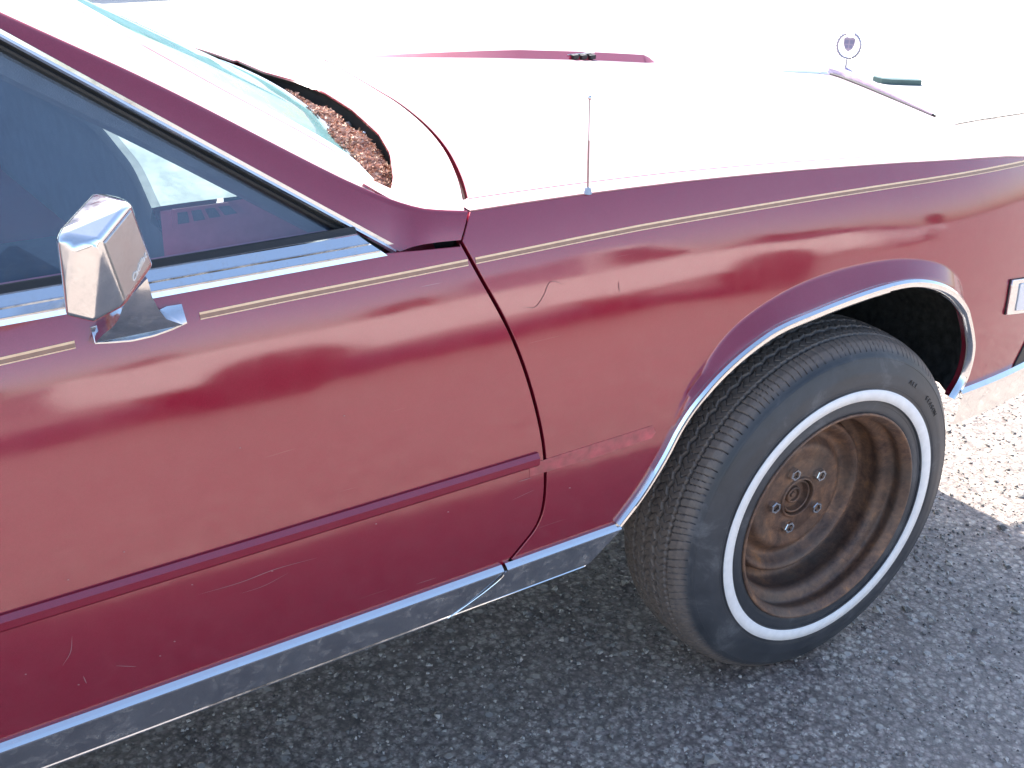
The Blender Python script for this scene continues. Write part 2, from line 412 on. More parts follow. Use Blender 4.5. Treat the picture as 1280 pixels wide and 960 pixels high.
_a = np.array([math.atan2(p[1]-AC[1], -(p[0]-AC[0])) for p in LIPC]); LKA = np.array(LKC)[np.argsort(_a)]
OANG0, OANG1 = OA[0], OA[-1]
def kfun(a):
    return float(np.interp(a, LA, LKA))*max(0, 1-max(0, OANG0-a, a-OANG1)/.22)
def S(x, z):
    y = S0(x, z); dx, dz = x-AC[0], z-AC[1]; rr = math.hypot(dx, dz)
    if rr < .5 and dz > -.2:
        a = math.atan2(dz, -dx); lr = float(np.interp(a, LA, LR)); flat = .012
        k = kfun(a)
        if a < OANG0 or a > OANG1:
            e = max(OANG0-a, a-OANG1); orr = lr+flat+.005
        else:
            e = min(a-OANG0, OANG1-a); e = min(1, e/.16); e = math.sqrt(e*(2-e)); orr = lr+flat+.001+(float(np.interp(a, OA, OR_))-lr-flat-.001)*e
        orr = max(orr, lr+flat+.005)
        if rr < orr:
            t = min(1, (orr-rr)/(orr-lr-flat)); y -= FL*k*t
    return y
PS = lambda u, v: (u, S(u, v), v)
def Hh(x, y):
    k = float(np.interp(x, [-.9, -.4, .3, .95], [1.0, 1.0, .66, .9]))
    return zc(x)+.034*k*(1-min(1.3, abs(y-1.0)/.875)**2)
def HR(x, y):
    z = Hh(x, y)
    # raised centre section whose near flank ends short of the nose
    f = min(max((y-1.0)/.008, 0), 1)*min(max((2.0-y)/.5, 0), 1)
    f *= min(max((.33-x)/.03, 0), 1)**.5*min(max((x+.50)/.45, 0.0), 1)
    return z+.016*f
onhood = lambda px, py, off=0: hit(px, py, lambda P: P[2]-Hh(P[0], P[1])+off)
GY0, GZ0, GK = .13, .97, .42
def gl(px, py, off=0):
    n = np.array([0, 1, -GK]); d = ray(px, py); t = (GY0+off-GK*GZ0-CPOS@n)/(d@n); return CPOS+t*d
# ------------------------------------------------------------------ CAR
car = bpy.data.objects.new('parked_car', None); C.objects.link(car); car.location = ROOT0; car['is_root'] = 1
tag(car, 'maroon car with chrome trim and a rusty whitewall front wheel, seen up close', 'car')
GAPPX = [(577, 303), (600, 345), (640, 420), (665, 490), (680, 560), (681, 620), (672, 655), (650, 685), (627, 712)]
GAPC = spline([onside(a, b)[[0, 2]] for a, b in GAPPX], 6)
HG = .0034
def shift(Cv, d):
    o = []
    for i, p in enumerate(Cv):
        t = Cv[min(i+1, len(Cv)-1)]-Cv[max(i-1, 0)]; t = t/np.linalg.norm(t); o.append(p+d*np.array([-t[1], t[0]]))
    return o
GD = shift(GAPC, -HG); GFd = shift(GAPC, HG)
if GD[20][0] > GFd[20][0]: GD, GFd = GFd, GD
ZR = .474   # top of rocker trim
# door
zb = .966
door_ol = [p for p in GD if p[1] > ZR-.012]+[(-2.02, ZR-.012), (-2.04, zb), (-.865, zb), (GD[0][0], GD[0][1]-.004)]
door_ol = [np.array(p) for p in door_ol]
door = panel('door', door_ol, PS, PAINT, car, -1 if False else 1, step=.03)
# fender
rear_low = [p for p in GFd if p[1] > ZR-.012]
fx = .66
crease = [np.array([x, zc(x)-.0024]) for x in np.arange(fx, -.735, -.03)]+[np.array([-.7345, zc(-.7345)-.0024])]
lipseq = [p for p in LIPC if p[1] > ZR-.0 or p[0] > 0]
fr_low = [np.array([x, .496-.06*(x-.35)]) for x in np.arange(LIPC[-1][0]+.004, fx, .03)]
fend_ol = rear_low+[np.array([lipseq[0][0]-.004, ZR-.012])]+lipseq+fr_low[0:]+[np.array([fx+.01, .478])]+crease
def orrf(a):
    lr = float(np.interp(a, LA, LR)); e = min(1, max(0, min(a-OANG0, OANG1-a))/.16); e = math.sqrt(e*(2-e))
    return max(lr+.017, lr+.013+(float(np.interp(a, OA, OR_))-lr-.013)*e)
def acurve(a0, a1, f, n=150): return [AC+f(a)*np.array([-math.cos(a), math.sin(a)]) for a in np.linspace(a0, a1, n)]
ocx = [acurve(OANG0-.02, OANG1+.02, lambda a, k=k: orrf(a)+k) for k in (-.0035, 0, .0035)]
inl = [AC+(p-AC)*(1+.0125/np.linalg.norm(p-AC)) for p in LIPC if p[1] > .5]
fender = panel('front_fender', fend_ol, PS, PAINT, car, 1, step=.018, extra=ocx+[inl, [AC+(p-AC)*(1+.018/np.linalg.norm(p-AC)) for p in LIPC if p[1] > .5]])
# black backing behind the shut lines
bk = [[(p[0]-.03, S0(*p)+.028, p[1]), (p[0]+.03, S0(*p)+.028, p[1])] for p in GAPC]
loft('door_jamb', bk, GAP, car)
# fender top strip (crease -> hood seam)
SEAMY = .163
PT = lambda u, v: (u, v, Hh(u, v))
def crease_y(x): return S(x, zc(x))+.0006
xs = list(np.arange(-.7345, fx+.001, .03))
ftop = [np.array([x, crease_y(x)]) for x in xs]+[np.array([x, max(SEAMY, crease_y(x)+.02)-.0015]) for x in xs[::-1]]
panel('fender_top', ftop, PT, PAINTLIT, car, 1, step=.02, rnd=.0006, flange=.01)
# hood
HGAP = [(583, 253), (575, 222), (560, 190), (541, 165), (520, 145), (495, 126), (470, 111)]
hg = [onhood(a, b)[:2] for a, b in HGAP]
last = hg[-1]
hg = hg+[np.array([last[0]+.035, 1.0])]
hgc = spline(hg, 5); hgc = hgc+[np.array([p[0], 2.0-p[1]]) for p in hgc[::-1][1:]]
frontedge = [(.655, SEAMY+.02), (.665, .30), (.675, .44), (.70, .50), (.80, .72), (.90, .94), (.915, 1.0)]
fe = [np.array(p) for p in frontedge]; fe = fe+[np.array([p[0], 2-p[1]]) for p in fe[::-1][1:]]
hr = [p+np.array([.0015+.0035*max(0, (.8-p[1])/.65), .0]) for p in hgc]
seam_x = np.arange(hr[0][0]+.002, .64, .04)
near_seam = [np.array([x, SEAMY+.0015]) for x in seam_x]
hood_ol = near_seam+fe+[np.array([x, 2-SEAMY]) for x in seam_x[::-1]]+hr[::-1]
hood_ol = [p for i, p in enumerate(hood_ol)]
PH = lambda u, v: (u, v, HR(u, v))
rid = [[(x, y) for x in np.arange(-.50, .345, .015)] for y in (.9995, 1.0085)]+[[(.30, y) for y in np.arange(1.0, 1.5, .02)], [(.33, y) for y in np.arange(1.0, 1.5, .02)]]
hood = panel('hood', hood_ol, PH, PAINTLIT, car, 1, step=.03, extra=rid, fm=PAINT, side_fn=lambda p: (.9990 < p[1] < 1.0090 and p[0] < .34 and p[0] > -.5))  # near flank gets the darker, shaded copy of the paint
loft('hood_gutter', [[(p[0]-.02, p[1], Hh(*p)-.016), (p[0]+.03, p[1], Hh(*p)-.016)] for p in hgc], GAP, car)
# grille header in front of the hood
def Hd(x, y): return Hh(x, y)+.002
hx = [(p[0]+.007, p[1]) for p in fe[3:-3]]
hp_ = resample([np.array(p) for p in hx], .03); nside = [p for p in hp_ if p[1] <= 1.0]; fside = [p for p in hp_ if p[1] >= .98]
HDR = simple('lilac_reflection_brightwork', (.36, .30, .42), .35, .6)  # lilac paints the chrome's reflection on the shaded side of the header
def header(name, pts, prof_, m, sg):
    ws = lambda y: max(.22, min(1, (.56-abs(y-1))/.30))
    return loft(name, [[(x+a*ws(y)*.92, y-a*ws(y)*.39*sg, Hh(x, y)+b*max(.25, min(1, (.62-abs(y-1))/.5))) for a, b in prof_] for x, y in pts], m, car, sharp=30)
header('header_panel', nside, [(.004, -.02), (.005, .014), (.010, .020), (.022, .017), (.040, .004)], HDR, 1)
header('header_seal', nside, [(-.003, -.02), (-.003, .0035), (.003, .0045), (.0045, -.02)], RUBBER, 1)
header('header_panel', fside, [(-.004, -.03), (.0, -.006), (.003, -.002), (.012, -.002), (.030, -.003), (.040, -.006)], PAINTLIT, -1)  # far half pale: glare put into the colour
header('header_chrome', nside, [(.0402, .002), (.046, .003), (.052, -.004), (.054, -.03), (-.03, -.36)], CHROME, 1)
header('header_chrome', fside, [(.0402, -.006), (.046, -.005), (.052, -.008), (.054, -.03), (-.03, -.36)], CHROME, -1)
loft('hood_front_gap', [[(p[0]-.012, p[1], Hh(*p)-.012), (p[0]+.012, p[1], Hh(*p)-.012)] for p in hp_ if abs(p[1]-1) < .44], GAP, car)
# chrome tip moulding at the prow of the hood
V = []; F = []
tipx = [(-.20, .0015, .001), (-.12, .010, .006), (-.05, .020, .009), (.0, .030, .010), (.035, .034, .007), (.05, .030, -.004)]
for a, w_, h_ in tipx:
    xx = .93+a; z0 = Hh(min(xx, .93), 1.0)-.001
    for t in (-1, -.6, 0, .6, 1): V.append((xx-.02*abs(t), 1.0+t*w_, z0+h_*(1-t*t)))
for i in range(len(tipx)-1):
    for j in range(4): F.append([i*5+j, i*5+j+1, i*5+j+6, i*5+j+5])
mesh('hood_prow_trim', V, F, CHROME, car)
bm = bmesh.new(); box(bm, .672, .715, .44, .50, .78, .892); from_bm('headlight_cap', bm, LENS, car, bev=.004)
panel('headlight_bezel', [np.array(p) for p in ((.658, .175), (.700, .175), (.706, .40), (.712, .51), (.690, .50), (.668, .44), (.660, .30))], lambda u, v: (u, v, Hh(u, v)-.006), PAINTLIT, car, 1, step=.02, flange=.02)
# headlight & front face
bm = bmesh.new(); box(bm, .55, .655, .17, .46, .55, .86); from_bm('headlight_housing', bm, DARK, car, bev=.01)
bm = bmesh.new()
box(bm, .656, .672, .20, .45, .64, .80); from_bm('headlight', bm, LENS, car, bev=.006)
# side marker lamp
lp = [(1256, 392), (1263, 350), (1330, 338), (1330, 380)]
LPc = [onside(a, b)[[0, 2]] for a, b in lp]
def quadpanel(name, q, off, m, par, grow=0):
    c = sum(q)/4; q = [c+(p-c)*(1+grow) for p in q]
    return panel(name, q, lambda u, v: (u, S0(u, v)-off, v), m, par, 1, step=.02, rnd=.0015, flange=off+.004)
fr = quadpanel('side_marker_lamp', LPc, .003, RUBBER, car, .012)
quadpanel('lamp_bezel', LPc, .006, CHROME, fr, 0); quadpanel('lamp_lens', LPc, .0085, LENS, fr, -.22)
# ---- antenna
an = bpy.data.objects.new('antenna', None); C.objects.link(an); an.parent = car; an.location = -ROOT0
ab = onhood(734.5, 241); d1 = ray(737, 122); 
top = CPOS+d1*((ab[1]-CPOS[1])/d1[1])
def rod(name, a, b, r0, r1, m, par, n=10):
    a, b = np.array(a), np.array(b)
    t = (b-a)/np.linalg.norm(b-a); s = np.cross(t, [1, .3, .1]); s /= np.linalg.norm(s); q = np.cross(t, s)
    V = [p+r*(math.cos(2*math.pi*k/n)*s+math.sin(2*math.pi*k/n)*q) for p, r in ((a, r0), (b, r1)) for k in range(n)]
    F = [[k, (k+1) % n, n+(k+1) % n, n+k] for k in range(n)]+[list(range(n))[::-1], list(range(n, 2*n))]
    return mesh(name, V, F, m, par, False)
mid = ab+(top-ab)*.56
MAST = simple('tarnished_mast', (.38, .27, .26), .45, .4)
rod('mast', ab, mid, .0017, .0017, MAST, an); rod('mast', mid, top, .0010, .0010, simple('thin_mast_steel', (.42, .38, .38), .4, .5), an)
rod('base_nut', ab-np.array([0, 0, .001]), ab+np.array([0, 0, .008]), .0062, .0042, simple('blue_grey_plastic', (.34, .42, .52), .5), an, 12)
bm = bmesh.new(); bmesh.ops.create_uvsphere(bm, u_segments=12, v_segments=8, radius=.0035, matrix=Matrix.Translation(top)); from_bm('tip', bm, ALU, an, True)
# ---- hood ornament
orn = bpy.data.objects.new('hood_ornament', None); C.objects.link(orn); orn.parent = car; orn.location = -ROOT0
ob = hit(1056, 91, lambda P: P[1]-1.0); oy = ob[1]
rgt = np.array([AR[0], AR[1], 0]); rgt /= np.linalg.norm(rgt); rgt = np.array([.55*rgt[0]+.0, .55*rgt[1]-.0, 0])+np.array([0, -.45, 0]); rgt /= np.linalg.norm(rgt)
sc = np.linalg.norm(ob-CPOS)/CF   # metres per pixel there
up = np.array([0, 0, 1.])
o0 = ob
ring_c = o0+up*31*sc
nrmv = np.cross(rgt, up)
def tube(name, pts, r, m, par, n=8): return sweep(name, pts, [(r*math.cos(2*math.pi*k/n), r*math.sin(2*math.pi*k/n)) for k in range(n)], m, par, lambda i, p: nrmv, smooth=True)
ringp = [ring_c+rgt*math.sin(a)*13*sc-up*math.cos(a)*14*sc for a in np.linspace(-2.75, 2.75, 40)]
ENAMEL2 = simple('slate_blue_enamel', (.24, .26, .36), .4)
ENAMEL = simple('worn_grey_metal', (.36, .36, .42), .35, .6)
tube('wreath', ringp, .0026, ENAMEL, orn)
for a in np.linspace(-2.6, 2.6, 22):
    c = ring_c+rgt*math.sin(a)*13*sc-up*math.cos(a)*14*sc; t = rgt*math.cos(a)+up*math.sin(a)
    if a < 0: t = -t
    o_ = (rgt*math.sin(a)-up*math.cos(a))
    V = [c-t*.002, c+t*.003+o_*.0045, c+t*.008+o_*.002, c+t*.004-o_*.0015+nrmv*.001, c+t*.003+nrmv*.002]
    mesh('leaf', V, [[0, 1, 4], [1, 2, 4], [2, 3, 4], [3, 0, 4], [0, 3, 2, 1]], ENAMEL, orn, False)
sh = [(-6.5, 8), (-3, 9.5), (0, 8.5), (3, 9.5), (6.5, 8), (6.3, 0), (4, -5.5), (0, -9), (-4, -5.5), (-6.3, 0)]
V = []
for dpt in (-.0015, .0015): V += [ring_c+up*1.0*sc+rgt*a*sc+up*b*sc*.9+nrmv*dpt for a, b in sh]
k = len(sh)
cr = mesh('crest', V, [list(range(k)), list(range(k, 2*k))[::-1]]+[[i, (i+1) % k, k+(i+1) % k, k+i] for i in range(k)], ENAMEL, orn, False)
for a, b, ww, hh in ((-3.1, 3.5, 2.4, 2.6), (3.1, 3.5, 2.4, 2.6), (-2.4, -2.2, 1.8, 2.0), (2.4, -2.2, 1.8, 2.0)):
    for s_ in (-1, 1):
        q = [ring_c+up*sc+rgt*(a+i*ww)*sc+up*(b+j*hh)*sc*.9+nrmv*.0021*s_ for i, j in ((-1, -1), (1, -1), (1, 1), (-1, 1))]
        mesh('crest_field', q, [[0, 1, 2, 3]], ENAMEL2, orn, False)
for i in range(5):
    a = (-5+2.5*i)*sc; c = ring_c+up*10.5*sc+rgt*a
    mesh('crown_point', [c-rgt*.0012, c+rgt*.0012, c+up*.0035+nrmv*.0006, c+up*.0035-nrmv*.0006], [[0, 1, 2], [0, 1, 3], [0, 2, 3], [1, 2, 3]], CHROME, orn, False)
rod('stem', o0+up*.002, o0+up*17*sc, .0035, .0016, ENAMEL, orn)
V, F = lathe([(0.0, .010), (.008, .009), (.016, .005), (.024, .001), (.026, -.006)], 24)
mesh('ornament_base', [(o0[0]+v[0]*1.0, o0[1]+v[2]*.7, o0[2]+v[1]+.004) for v in V], F, HDR, orn)
# ---- three little clips on the hood flank
for i in range(3):
    p = hit(717+i*10.5, 69.5, lambda P: P[1]-1.004)
    bm = bmesh.new(); box(bm, p[0]-.008, p[0]+.007, p[1]-.012, p[1]+.01, p[2]-.006, p[2]+.003); from_bm('hood_clip', bm, RUBBER, car, bev=.001)
p = hit(725, 67.5, lambda P: P[1]-1.006)
bm = bmesh.new(); box(bm, p[0]-.036, p[0]+.04, p[1]-.002, p[1]+.012, p[2]-.0015, p[2]+.002); from_bm('hood_clip_strip', bm, ALU, car, bev=.0008)
# ------------------------------------------------------------------ cowl, windshield, pillars
SLOT = [(489, 237), (492, 224), (488, 192), (474, 168), (440, 137), (405, 115), (370, 101), (330, 90)]
sl = [hit(a, b, lambda P: P[2]-(Hh(P[0], P[1])-.002))[:2] for a, b in SLOT]
sl = [p for p in sl if p[1] < .99]
WLOW = [(456, 226), (452, 208), (425, 178), (394, 140), (359, 115), (320, 97)]
wl = [hit(a, b, lambda P: P[2]-(Hh(P[0], P[1])-.012))[:2] for a, b in WLOW[:5]]; wl = [p for p in wl if p[1] < .99]
def mirror_curve(c):
    c = [p for p in c if p[1] < .98]; return c
def ycurve(c, ycent=1.0):
    """x as a smooth symmetric function of y fitted to the seen points"""
    c = np.array([p for p in c]); yy = np.abs(c[:, 1]-1.0); A = np.stack([np.ones(len(c)), yy**2, yy**4], 1)
    k, *_ = np.linalg.lstsq(A, c[:, 0], rcond=None)
    f4 = lambda y: k[0]+k[1]*(y-1)**2+k[2]*(y-1)**4
    o = np.argsort(c[:, 1]); cy, cx = c[o, 1], c[o, 0]
    def f(y):
        q = min(y, 2-y)
        return float(np.interp(q, cy, cx)) if q < cy[-1] else float(cx[-1]+(f4(q)-f4(cy[-1])))
    return f
fs = ycurve([p for p in sl]); fw = ycurve([p for p in wl])
fh = lambda y: float(np.interp(min(y, 2-y), [p[1] for p in hgc if p[1] <= 1.0], [p[0] for p in hgc if p[1] <= 1.0]))-.0015-.0035*max(0, (.8-min(y, 2-y))/.65)
SY0 = sl[0][1]; WY0 = wl[0][1]
# cowl top: one sheet from hood gap back to slot / windshield foot
ys = np.linspace(SEAMY-.01, 1.0, 40)
front = [np.array([fh(y), y]) for y in np.linspace(.152, 1.999-.15, 70)]
SY1 = 1.06
slotF = [np.array([fs(y), y]) for y in np.linspace(SY0, SY1, 40)]
L1PX = [(585, 265, .125), (552, 264, .127), (520, 260, .133), (470, 243, .150), (400, 210, .172), (200, 108, .216), (0, 16, .253)]
L1 = [at(a, b, y=c) for a, b, c in L1PX]
cb_ = at(489, 240, z=.998)
nearedge = [p[:2] for p in L1[1:4]]
nearc = [np.array([wl[0][0]-.006, wl[0][1]-.02]), np.array([L1[3][0]-.01, L1[3][1]+.012]), L1[2][:2]+np.array([0, .004]), L1[1][:2]+np.array([0, .003]), np.array([-.742, .129])]
cowl_ol = front+[np.array([p[0], 2-p[1]]) for p in nearc[::-1]]+[np.array([fw(y)-.004, y]) for y in np.linspace(2-wl[0][1], SY1, 20)]+slotF[::-1]+nearc
def cowlz(u, v):
    z = Hh(u, v)-.001
    e = max(0, (-.80-u))*max(0, 1-abs(min(v, 2-v)-.17)/.25)
    return z+.62*e
panel('cowl_panel', cowl_ol, lambda u, v: (u, v, cowlz(u, v)), PAINTLIT, car, 1, step=.02, flange=.004, rnd=.0012, fm=PAINT)
# dark wall and floor of the cowl trough
yy = np.linspace(SY0-.01, SY1+.01, 60)
rows = [[(fs(y)+.002, y, Hh(fs(y), y)-.004), (fs(y)+.010, y, Hh(fs(y), y)-.016), (fs(y)+.006, y, Hh(fs(y), y)-.055), (fs(y)-.06, y, .965), (fw(y)-.06, y, .965)] for y in yy]
loft('cowl_trough', rows, DARK, car, sharp=30)
# windshield
def wtop(y): return -1.57+.03*((y-1)/.46)**2
def wlow3(y): return np.array([fw(y)-.002, y, Hh(fw(y), y)-.013])
rows = []
for s_ in np.linspace(0, 1, 14):
    row = []
    for q in np.linspace(-1, 1, 41):
        yb = 1+q*(1-WY0+.005); yt = 1+q*.46
        b = wlow3(yb); t = np.array([wtop(yt), yt, 1.475]); p = b+(t-b)*s_
        row.append(p)
    rows.append(row)
loft('windshield', rows, WINDGLASS, car)
rubs = [wlow3(y)+np.array([.002, 0, -.003]) for y in np.linspace(WY0+.01, 2-WY0, 60)]
sweep('windshield_gasket', rubs, [(-.004, -.006), (.004, -.006), (.004, .005), (-.004, .005)], ALU, car, lambda i, p: (.5, 0, .8))
# A pillar
L0PX = [(492, 312), (400, 259), (200, 149), (0, 40)]
L0 = [gl(a, b, -.004) for a, b in L0PX]
ext = lambda A_, B_, z: B_+(B_-A_)*((z-B_[2])/(B_[2]-A_[2]))
L0 = L0+[ext(L0[-2], L0[-1], 1.46)]; L1f = L1+[ext(L1[-2], L1[-1], 1.475)]
L2 = [np.array([wl[0][0]-.006, wl[0][1]-.02, 1.0])]+[at(a, b, y=c) for a, b, c in ((415, 192, .355), (270, 112, .395), (70, 0, .45))]
L2 = L2+[ext(L2[-2], L2[-1], 1.48)]
def rs(Cv, n):
    P = np.array(spline(Cv, 12)); d = np.concatenate([[0], np.cumsum(np.linalg.norm(np.diff(P, axis=0), axis=1))]); t = np.linspace(0, d[-1], n)
    return [np.array([np.interp(q, d, P[:, i]) for i in range(3)]) for q in t]
# lower face: from the shut line up to the crease
low = [np.array([p[0], S0(p[0], p[1])+.000, p[1]]) for p in (onside(576, 300)[[0, 2]], onside(550, 302.5)[[0, 2]], onside(520, 307)[[0, 2]])]+L0
N_ = 60
A_ = rs(low, N_); B_ = rs(L1f, N_)
# re-parametrise both by x so the ruling stays vertical to the pillar
def byx(Cv, xs_): 
    P = np.array(spline(Cv, 14)); k = np.argsort(P[:, 0]); P = P[k]; return [np.array([x, np.interp(x, P[:, 0], P[:, 1]), np.interp(x, P[:, 0], P[:, 2])]) for x in xs_]
xa = np.linspace(low[0][0], low[-1][0], N_); xb = np.linspace(L1f[0][0], L1f[-1][0], N_)
A_ = byx(low, xa); B_ = byx(L1f, xb)
rows = []
for a, b in zip(A_, B_):
    r_ = []
    for t in np.linspace(0, 1, 9):
        p = a+(b-a)*t; bul = .002*math.sin(math.pi*t); n = np.array([.0, -1, .35]); r_.append(p+n*bul*.6)
    r_.append(b+np.array([.0, .003, .0012])); rows.append([a+np.array([0, .02, 0])]+r_)
loft('windshield_pillar', rows, PAINT, car, sharp=50)
loft('windshield_pillar', [[(p[0], 2-p[1], p[2]) for p in r_] for r_ in rows], PAINT, car, sharp=50)
C_ = rs(L2, 46); D_ = rs(L1f[3:], 46)
rows = [[d+np.array([0, .003, .001]), d+(c-d)*.25+np.array([0, 0, .008]), d+(c-d)*.5+np.array([0, 0, .011]), d+(c-d)*.8+np.array([0, 0, .010]), c+np.array([0, 0, .004]), c+np.array([0, .01, -.02])] for c, d in zip(C_, D_)]
loft('pillar_face', rows, PAINTLIT, car, sharp=60)
loft('pillar_face', [[(p[0], 2-p[1], p[2]) for p in r_] for r_ in rows], PAINTLIT, car, sharp=60)
sweep('windshield_trim', [c+np.array([0, .0, .007]) for c in C_], [(-.004, -.012), (.003, -.010), (.004, 0), (.003, .010), (-.004, .012)], CHROME, car, lambda i, p: (.3, -.3, .9), smooth=True)
# shut line under the pillar foot
# ---- window surround: chrome, rubber
gn = np.array([0, -1, GK]); gn /= np.linalg.norm(gn)
def gline(pxs, off=0, top=True):
    q = [gl(a, b, off) for a, b in pxs]
    if top: q = q+[ext(q[-2], q[-1], 1.455)]
    return resample(q, .05)
sweep('window_chrome', gline([(494, 312), (400, 261), (200, 152), (0, 43)]), [(-.012, -.0062), (.002, -.0062), (.005, -.004), (.0035, 0), (.0055, .0035), (.002, .0062), (-.012, .0062)], CHROME, car, lambda i, p: gn)
sweep('window_weatherstrip', gline([(478, 312), (400, 270), (200, 161), (0, 53)]), [(-.012, -.0055), (.001, -.0055), (.003, -.002), (-.001, 0), (.002, .003), (0, .0055), (-.012, .0055)], RUBBER, car, lambda i, p: gn)
# inner pillar lining seen through the glass
q0 = [gl(a, b, .02) for a, b in ((486, 316), (400, 274), (200, 165), (0, 56))]; q1 = [gl(a, b, .05) for a, b in ((440, 312), (400, 292), (200, 189), (0, 92))]
q0 += [ext(q0[-2], q0[-1], 1.45)]; q1 += [ext(q1[-2], q1[-1], 1.44)]
loft('pillar_lining', [[a, b, b+np.array([0, .05, -.01])] for a, b in zip(rs(q0, 20), rs(q1, 20))], DASHD, car, sharp=30)
# belt molding
def belt(xv, dz, dy): return np.array([xv, S0(xv, zb)+dy, zb+dz])
bx_ = list(np.arange(-2.02, -.90, .05))+[-.90]
prof = [(.004, -.004), (-.0035, -.0005), (-.002, .0045), (.001, .0060), (-.0005, .0075), (.004, .0145), (.0065, .0155), (.005, .0175), (.012, .027), (.018, .0285), (.022, .022)]
rows = []
for x in bx_+[-.868]:
    rows.append([belt(x if x < -.88 else x-max(0, dz)/.027*.034, dz, dy) for dy, dz in prof])
bm_o = loft('belt_molding', [[r[j] for j in range(len(prof))] for r in rows], CHROME, car, smooth=False)
rows = [[belt(x, .026, .014), belt(x, .034, .020), belt(x, .034, .026)] for x in bx_]
loft('window_sweep', rows, RUBBER, car)
# side glass
gb = zb+.030
def gp(x, z): return np.array([x, GY0+GK*(z-GZ0)+.010, z])
e0 = gl(470, 312, .012); e1 = gl(0, 60, .012); e2 = ext(e0, e1, 1.45)
V = [gp(-.90, gb-.02), gp(-2.6, gb-.02), gp(-2.6, 1.45), e2, e1, e0]
og = mesh('side_window', V, [list(range(6))], SIDEGLASS, car, False)
# body-side molding on door
mz = .638
mp = [np.array([x, S(x, mz), mz]) for x in list(np.arange(-2.0, -.70, .04))+[-.676, -.656]]
pf = [(-.003, -.011), (.004, -.0105), (.0075, -.006), (.008, .004), (.003, .0105), (-.003, .011)]
bsm = sweep('body_side_molding', mp, pf, PAINT, door, lambda i, p: (0, -1, 0))
# the mark left where the fender molding is gone
fmp = [onside(a, b)[[0, 2]] for a, b in ((690, 583), (760, 560), (838, 538))]
# pinstripes
SZ = [(-2.1, .925), (-1.335, .932), (-1.258, .935), (-1.116, .940), (-.753, .941), (-.462, .943), (-.135, .9355), (.15, .926), (.446, .912), (.65, .898)]
def stz(x): return float(np.interp(x, [a for a, b in SZ], [b for a, b in SZ]))*.5+.25*(float(np.interp(x-.1, [a for a, b in SZ], [b for a, b in SZ]))+float(np.interp(x+.1, [a for a, b in SZ], [b for a, b in SZ])))
def ribbon(name, x0, x1, dz, w_, m, par):
    xs_ = np.linspace(x0, x1, max(3, int(abs(x1-x0)/.025))); V = []
    for x in xs_:
        for s_ in (-.5, .5):
            z = stz(x)+dz+s_*w_; V.append((x, S(x, z)-.0007, z))
    F = [[2*i, 2*i+1, 2*i+3, 2*i+2] for i in range(len(xs_)-1)]
    return mesh(name, V, F, m, par)
xm0, xm1 = onside(93, 427)[0], onside(249, 391)[0]
gx = float(np.interp(.94, [p[1] for p in GAPC[::-1]], [p[0] for p in GAPC[::-1]]))
for x0, x1, par in ((-2.02, xm0, door), (xm1, gx-.006, door), (gx+.006, fx-.01, fender)):
    ribbon('pinstripe', x0, x1, .0006, .0026, STRIPE, par); ribbon('pinstripe', x0, x1, -.0026, .0038, STRIPE2, par); ribbon('pinstripe', x0, x1, -.0056, .0013, STRIPE, par)
# arch molding (two lengths with an overlap joint)
def lip3(p):
    a = math.atan2(p[1]-AC[1], -(p[0]-AC[0])); return np.array([p[0], S0(p[0], p[1])-FL*kfun(a), p[1]])
def archm(name, pts, lift, w0, w1):
    path = [lip3(p) for p in pts]; V = []; prof_ = [(-.004, -.2), (.003, 0), (.0065, .25), (.0055, .5), (.007, .75), (.003, 1.0), (-.004, 1.02)]
    k = len(prof_); n = len(path)
    for i, p in enumerate(path):
        t = path[min(i+1, n-1)]-path[max(i-1, 0)]; t /= np.linalg.norm(t); out = np.array([0, -1, 0]); s = np.cross(out, t); 
        if s@np.array([p[0]-AC[0], 0, p[2]-AC[1]]) < 0: s = -s
        wd = w0+(w1-w0)*i/n
        for a, b in prof_: V.append(p+out*(a+lift)+s*((b-.35)*wd))
    F = [[i*k+j, i*k+j+1, (i+1)*k+j+1, (i+1)*k+j] for i in range(n-1) for j in range(k-1)]+[list(range(k)), [(n-1)*k+j for j in range(k)]]
    o = mesh(name, V, F, CHROME, fender, True); bm = bmesh.new(); bm.from_mesh(o.data); bmesh.ops.recalc_face_normals(bm, faces=bm.faces[:]); bm.to_mesh(o.data); bm.free(); o.data.set_sharp_from_angle(angle=R(40)); return o
jx = onside(1107, 362, FL)[0]
ar = [p for p in LIPC if p[0] < jx+.006]; af_ = [p for p in LIPC if p[0] > jx-.02]
archm('wheel_arch_molding', [p for p in ar if p[1] < 9], .0025, .013, .019); archm('wheel_arch_molding', af_, 0, .017, .013)
